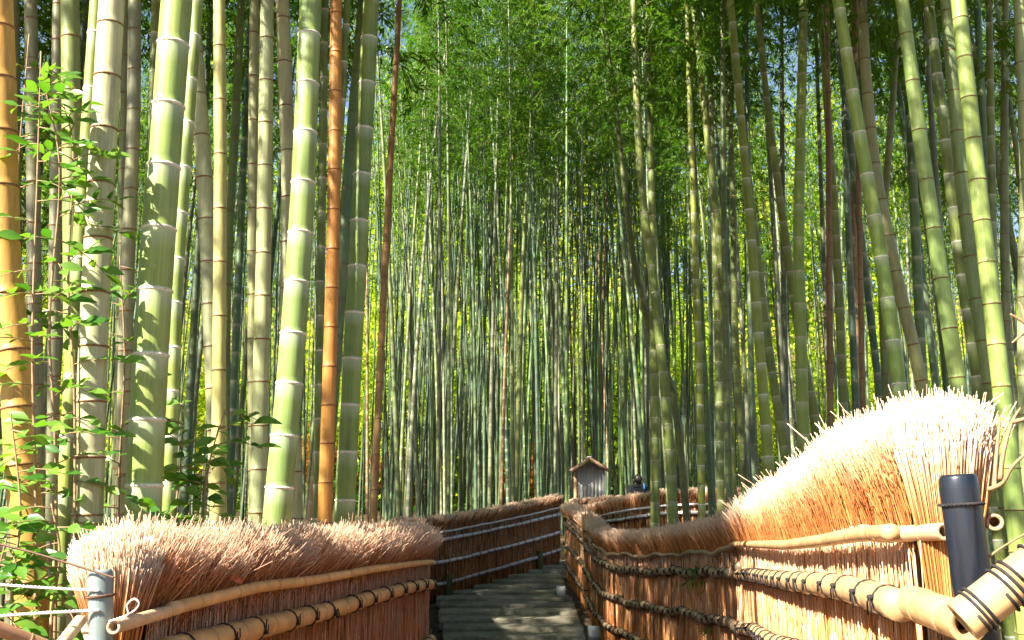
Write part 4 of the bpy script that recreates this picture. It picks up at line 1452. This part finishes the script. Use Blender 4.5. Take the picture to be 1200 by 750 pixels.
def shrub(label, stems, branches, group, lsize=(.8, 1.25), gap=.026, blen=(.10, .30)):
    """stems: way-points; branches: number of side shoots for each stem"""
    base = Vector(stems[0][0])
    root = empty('leafy_shrub', base)
    tag(root, label, 'shrub', group)
    for st, nb in zip(stems, branches):
        c = catmull([tuple(Vector(p) - base) for p in st], 30)
        b = MB(); b.tube(c, list(np.linspace(.0055, .002, 31)), 6)
        b.build('stem', M['stem'], root)
        for k in range(nb):
            f = (k + rng.random()) / nb
            i = min(int((.12 + .88 * f) * 30), 30)
            p = Vector(c[i])
            az = rng.uniform(0, 6.28)
            d = Vector((math.cos(az), math.sin(az) * .6, rng.uniform(-.15, .55))).normalized()
            ln = rng.uniform(*blen) * (1.1 - .4 * f)
            pts = [p + d * ln * t + Vector((0, 0, -.35 * ln * t * t)) for t in (0, .35, .7, 1)]
            bb = MB(); bb.tube(pts, [.0022, .0018, .0014, .001], 5)
            br = bb.build('branch', M['stem'], root)
            s = .03; sd = 1
            while s < ln:
                t = s / ln
                q_ = p + d * s + Vector((0, 0, -.35 * ln * t * t))
                sdv = d.cross(Vector((0, 0, 1))).normalized() * sd
                put_leaf(br, q_, sdv * .8 + d * .6 + Vector((0, 0, rng.uniform(-.35, .15))), rng.uniform(*lsize))
                s += gap * rng.uniform(.7, 1.2); sd = -sd
            put_leaf(br, pts[-1], d + Vector((0, 0, -.2)), rng.uniform(*lsize))
    return root


GS = 'leafy shrubs behind the left fence'
shrub('tall leafy shrub climbing beside the orange-yellow bamboo at the left edge',
      [[P(40, 900, 2.85), P(42, 600, 2.85), P(38, 400, 2.85), P(44, 200, 2.85), P(48, 60, 2.85)], [P(62, 900, 2.9), P(66, 560, 2.9), P(58, 380, 2.9), P(70, 200, 2.9), P(50, 90, 2.9)]],
      [26, 24], GS, (.75, 1.2), .036, (.10, .21))
shrub('low leafy shrub filling the bottom left corner behind the ropes',
      [[P(20, 900, 2.7), P(14, 700, 2.7), P(24, 600, 2.7), P(12, 480, 2.7)], [P(64, 920, 2.65), P(60, 740, 2.65), P(70, 650, 2.65), P(60, 590, 2.65)], [P(-10, 860, 2.6), P(-6, 700, 2.6), P(8, 630, 2.6)]],
      [17, 15, 12], GS, (.75, 1.15), .034, (.10, .2))
shrub('small leafy shrub peeping over the fence right of the thickest green bamboo',
      [[P(196, 760, 3.45), P(204, 620, 3.45), P(212, 540, 3.45), P(216, 470, 3.45)], [P(240, 760, 3.45), P(238, 610, 3.45), P(246, 540, 3.45), P(264, 480, 3.45)]],
      [16, 18], GS, (.85, 1.3), .034, (.10, .2))
shrub('sparse leafy shoots between the cream and the thickest green bamboo',
      [[P(138, 760, 3.5), P(140, 560, 3.5), P(146, 420, 3.5), P(140, 300, 3.5)]], [18], GS, (.75, 1.2), .036, (.1, .22))


shrub('airy leafy shrub in front of the dull green bamboo, high at the left',
      [[P(84, 900, 3.05), P(88, 500, 3.05), P(80, 330, 3.05), P(86, 180, 3.05), P(74, 120, 3.05)], [P(24, 900, 3.12), P(30, 420, 3.12), P(20, 240, 3.12), P(34, 40, 3.12)]],
      [24, 22], GS, (.8, 1.25), .034, (.10, .24))


# bamboo sprig growing out of the shaded right fence
def sprig(px, py, Y, n, label):
    base = P(px, py, Y)
    root = empty('bamboo_sprig', base)
    tag(root, label, 'plant', 'green sprigs on the right fence')
    g = np.random.default_rng(int(px + py))
    for k in range(n):
        a = rng.uniform(0, 6.28)
        e = Vector((rng.uniform(-.16, .16), rng.uniform(-.18, -.02), rng.uniform(-.28, .10)))
        b = MB(); b.tube([(0, 0, 0), tuple(e * .55 + Vector((0, 0, .03))), tuple(e)], [.0022, .0018, .001], 4)
        st = b.build('stem', M['stem'], root)
        m = 9
        bs = np.array([e * rng.uniform(.35, 1.0) for _ in range(m)])
        ds = g.normal(size=(m, 3)) * .5 + np.array([e.x, e.y, -.25]) * 2; ds /= np.linalg.norm(ds, axis=1)[:, None]
        nn = g.normal(size=(m, 3)); nn -= ds * np.sum(nn * ds, 1)[:, None]; nn /= np.linalg.norm(nn, axis=1)[:, None]
        for j in range(m):
            V, tr = leaf_quads(np.zeros((1, 3)), ds[j:j + 1], nn[j:j + 1], np.array([rng.uniform(.07, .12)]), np.array([rng.uniform(.012, .018)]))
            l = MB(); l.add(V, None, tr, 0, rnd=rng.random())
            l.build('leaf', M['shrub'], st, tuple(bs[j]), smooth=False)


sprig(820, 668, 8.55, 7, 'small green bamboo sprig growing out of the shaded right fence')
sprig(826, 738, 8.35, 2, 'tiny green sprig low on the shaded right fence')

# red leaf caught in the brush
lm = leaf_mesh(77, .05, .034, .35); lm.materials.clear(); lm.materials.append(M['red'])
lo = link('fallen_leaf', lm, None, P(268, 675, 2.98)); lo.rotation_euler = (.9, .4, .6)
tag(lo, 'red fallen leaf caught in the left brushwood', 'leaf')


# ------------------------------------------------------------------ roofed notice board
def notice_board():
    Y = 24.6
    p = P(691, 585, Y)
    z0 = gz(p.x, Y) - .02
    root = empty('notice_board', (p.x, Y, z0))
    tag(root, 'grey wooden notice board with small gabled roof beyond the back fence', 'notice board')
    s = Y / F
    zt = P(691, 548, Y).z - z0            # eaves
    zr = P(691, 538.5, Y).z - z0           # ridge
    w = 14.8 * s
    # plank wall following the gable, each plank its own part
    n = 7
    zb = zt - .95
    for k in range(n):
        x0 = -w + 2 * w * k / n; x1 = x0 + 2 * w / n - .0008
        f = lambda x: zt - .02 + (zr - zt - .03) * (1 - abs(x) / w)
        b = MB()
        V = [(x0, -.02, zb), (x1, -.02, zb), (x1, .02, zb), (x0, .02, zb), (x0, -.02, f(x0)), (x1, -.02, f(x1)), (x1, .02, f(x1)), (x0, .02, f(x0))]
        xm = (x0 + x1) / 2
        b.add(V, [(0, 1, 5, 4), (1, 2, 6, 5), (2, 3, 7, 6), (3, 0, 4, 7), (4, 5, 6, 7), (0, 3, 2, 1)])
        b.build('plank', M['wood'], root, smooth=False)
    for sg in (-1, 1):
        b = MB(); b.box(sg * (w + .035) - .035, sg * (w + .035) + .035, -.06, .06, 0, zt - .03)
        b.build('post', M['roofwood'] if sg < 0 else M['wood'], root, smooth=False)  # left post in warm timber to stand for its sunlit side
    b = MB(); b.box(-w - .005, w + .005, -.035, .035, zb - .07, zb - .002); b.build('bottom_rail', M['wood'], root, smooth=False)
    # two roof slopes with thickness, overhanging
    ov = .105
    hw = w + .07 + ov
    sl = (zr - zt + .05) / (w + .07)
    for sg in (-1, 1):
        b = MB()
        y0, y1 = -.28, .28
        xe = sg * hw; ze = zr + .02 - sl * hw
        V = [(sg * .004, y0, zr + .02), (xe, y0, ze), (xe, y1, ze), (sg * .004, y1, zr + .02)]
        V += [(a, b_, c + .04) for a, b_, c in V]
        b.add(V, [(0, 1, 5, 4), (1, 2, 6, 5), (2, 3, 7, 6), (3, 0, 4, 7), (4, 5, 6, 7), (0, 3, 2, 1)])
        ro = b.build('roof_board', M['oldroof'], root, smooth=False)
        bb = MB()
        V = [(sg * .004, y0 - .025, zr - .03), (xe * .97, y0 - .025, ze - .04), (xe * .97, y0 - .004, ze - .04), (sg * .004, y0 - .004, zr - .03)]
        V += [(a, b_, c + .075) for a, b_, c in V]
        bb.add(V, [(0, 1, 5, 4), (1, 2, 6, 5), (2, 3, 7, 6), (3, 0, 4, 7), (4, 5, 6, 7), (0, 3, 2, 1)])
        bb.build('bargeboard', M['roofwood'], ro, smooth=False)
    b = MB(); b.box(-.05, .05, -.30, .30, zr + .035, zr + .066); b.build('ridge_cap', M['wood'], root, smooth=False)


notice_board()


# ------------------------------------------------------------------ small white lamp boxes on the steps
def lamp_box(px, py, Y, label):
    p = P(px, py, Y)
    root = empty('lamp_box', p)
    tag(root, label, 'lamp', 'white lamp boxes at the stair edge')
    root.rotation_euler.z = rng.uniform(-.1, .1)
    s = .075
    b = MB(); b.box(-s, s, -s, s, 0, .045); b.build('base', M['lampbase'], root, smooth=False)
    b = MB()
    c = .008
    V = []
    for (e, z) in ((s - c, .047), (s, .055), (s, .168), (s - c, .176)):
        V += [(-e, -e, z), (e, -e, z), (e, e, z), (-e, e, z)]
    q = [(j * 4 + k, j * 4 + (k + 1) % 4, (j + 1) * 4 + (k + 1) % 4, (j + 1) * 4 + k) for j in range(3) for k in range(4)] + [(3, 2, 1, 0), (12, 13, 14, 15)]
    b.add(V, q); b.build('shade', M['lampwhite'], root, smooth=False)


lamp_box(696.5, 750, 13.55, 'nearer white lamp box at the right edge of the stairs')
lamp_box(657.5, 699.5, 17.3, 'farther white lamp box higher up at the right edge of the stairs')


# ------------------------------------------------------------------ person behind the back fence
def person():
    Y = 25.2
    t = P(747, 555.5, Y)
    z0 = gz(t.x, Y)
    H = t.z - z0
    k = H / 1.66
    root = empty('person', (t.x, Y, z0))
    tag(root, 'dark haired person in a black jacket with a blue strap, walking behind the fence', 'person')
    J = dict(pel=(0, 0, .92), wst=(0, .01, 1.05), chest=(0, .0, 1.22), upper=(0, .0, 1.34), neck=(.0, .01, 1.42), head=(.01, .03, 1.49), crown=(.01, .035, 1.58),
             hl=(-.09, 0, .86), kl=(-.10, .08, .48), al=(-.10, -.10, .09), tl=(-.11, .03, .03),
             hr=(.09, 0, .86), kr=(.10, .02, .48), ar=(.11, .18, .09), tr=(.12, .32, .03),
             sl=(-.17, 0, 1.36), el=(-.22, -.06, 1.10), wl=(-.20, .06, .88), dl=(-.19, .10, .80),
             sr=(.17, 0, 1.36), er=(.23, .0, 1.10), wr=(.18, .16, .96), dr=(.15, .21, .92))
    rad = dict(pel=.15, wst=.13, chest=.155, upper=.13, neck=.058, head=.082, crown=.075, hl=.095, kl=.062, al=.045, tl=.038, hr=.095, kr=.062, ar=.045, tr=.038,
               sl=.078, el=.055, wl=.036, dl=.030, sr=.078, er=.055, wr=.036, dr=.030)
    E = [('pel', 'wst'), ('wst', 'chest'), ('chest', 'upper'), ('upper', 'neck'), ('neck', 'head'), ('head', 'crown'), ('pel', 'hl'), ('hl', 'kl'), ('kl', 'al'), ('al', 'tl'), ('pel', 'hr'), ('hr', 'kr'), ('kr', 'ar'), ('ar', 'tr'),
         ('upper', 'sl'), ('sl', 'el'), ('el', 'wl'), ('wl', 'dl'), ('upper', 'sr'), ('sr', 'er'), ('er', 'wr'), ('wr', 'dr')]
    names = list(J)
    V = [J[n] for n in names]; rr = [rad[n] for n in names]; EE = [(names.index(a), names.index(b)) for a, b in E]
    # hands: four fingers and a thumb on each wrist, slightly curled
    for sd, hd in ((-1, 'dl'), (1, 'dr')):
        hx, hy, hz = J[hd]
        for f in range(5):
            i0 = len(V)
            o = (f - 1.5) * .018 if f < 4 else -.03
            ln = (.075, .085, .08, .06, .055)[f]
            V += [(hx + (o * .4), hy + o, hz - .02), (hx + o * .3, hy + o + .01, hz - .02 - ln * .6), (hx - sd * .012, hy + o + .012, hz - .02 - ln)]
            rr += [.011, .0095, .008]
            EE += [(names.index(hd), i0), (i0, i0 + 1), (i0 + 1, i0 + 2)]
    me = bpy.data.meshes.new('person_body')
    me.from_pydata([(a * k, b * k, c * k) for a, b, c in V], EE, [])
    me.materials.append(M['jacket'])
    body = link('body', me, root)
    md = body.modifiers.new('skin', 'SKIN'); md.use_smooth_shade = True
    for i, sv in enumerate(me.skin_vertices[0].data):
        sv.radius = (rr[i] * k, rr[i] * k * (.75 if names[i:i + 1] and names[i] in ('pel', 'wst', 'chest', 'upper') else 1)); sv.use_root = (i == 0)
    md2 = body.modifiers.new('sub', 'SUBSURF'); md2.levels = 1; md2.render_levels = 2
    # hair: a shell over crown and back of the head, uneven strands at the nape
    g = random.Random(5)
    b = MB(); Vh = []
    nu, nv = 18, 9
    for j in range(nv + 1):
        th = math.pi * .64 * j / nv
        for i in range(nu):
            a = 2 * math.pi * i / nu
            front = max(math.sin(a), 0)       # +y is the way the person faces
            thh = min(th, math.pi * (.64 - .30 * front))
            q_ = .104 + g.uniform(-.004, .006)
            Vh.append(((.01 + math.sin(thh) * math.cos(a) * q_ * .95) * k, (.02 + math.sin(thh) * math.sin(a) * q_ * 1.08) * k, (1.545 + math.cos(thh) * q_ * 1.08) * k))
    b.add(Vh, [(j * nu + i, j * nu + (i + 1) % nu, (j + 1) * nu + (i + 1) % nu, (j + 1) * nu + i) for j in range(nv) for i in range(nu)])
    b.build('hair', M['hair'], root)
    # face on the far side: nose, eyes, mouth, ears
    b = MB()
    b.tube([(.01 * k, .112 * k, 1.55 * k), (.01 * k, .132 * k, 1.505 * k), (.01 * k, .115 * k, 1.495 * k)], [.008, .013, .009], 8)
    b.tube([(-.015 * k, .113 * k, 1.465 * k), (.01 * k, .118 * k, 1.463 * k), (.035 * k, .113 * k, 1.465 * k)], [.004, .007, .004], 6)
    for s_ in (-1, 1):
        b.tube([((.01 + s_ * .09) * k, .02 * k, 1.56 * k), ((.01 + s_ * .103) * k, .015 * k, 1.53 * k), ((.01 + s_ * .092) * k, .02 * k, 1.50 * k)], [.010, .014, .008], 8)
    b.build('face', M['skin'], root)
    # backpack strap, blue, over the right shoulder
    b = MB()
    b.tube([(.13 * k, .12 * k, 1.20 * k), (.145 * k, .085 * k, 1.36 * k), (.13 * k, .0, 1.445 * k), (.135 * k, -.09 * k, 1.38 * k), (.12 * k, -.135 * k, 1.2 * k)], .024, 8)
    b.build('strap', M['strap'], root)
    b = MB(); Vb = []
    for (z, w, d) in ((.92, .10, .05), (.95, .14, .075), (1.15, .15, .085), (1.30, .13, .07), (1.35, .08, .03)):
        for i in range(14):
            a = 2 * math.pi * i / 14
            Vb.append((.0 + w * math.copysign(abs(math.cos(a)) ** .6, math.cos(a)) * k, (-.175 + d * math.copysign(abs(math.sin(a)) ** .6, math.sin(a))) * k, z * k))
    b.add(Vb, [(j * 14 + i, j * 14 + (i + 1) % 14, (j + 1) * 14 + (i + 1) % 14, (j + 1) * 14 + i) for j in range(4) for i in range(14)],
          [(0, i + 1, i) for i in range(1, 13)] + [(56, 56 + i, 57 + i) for i in range(1, 13)])
    b.build('backpack', M['jacket'], root)


person()
print('objects', len(bpy.data.objects))
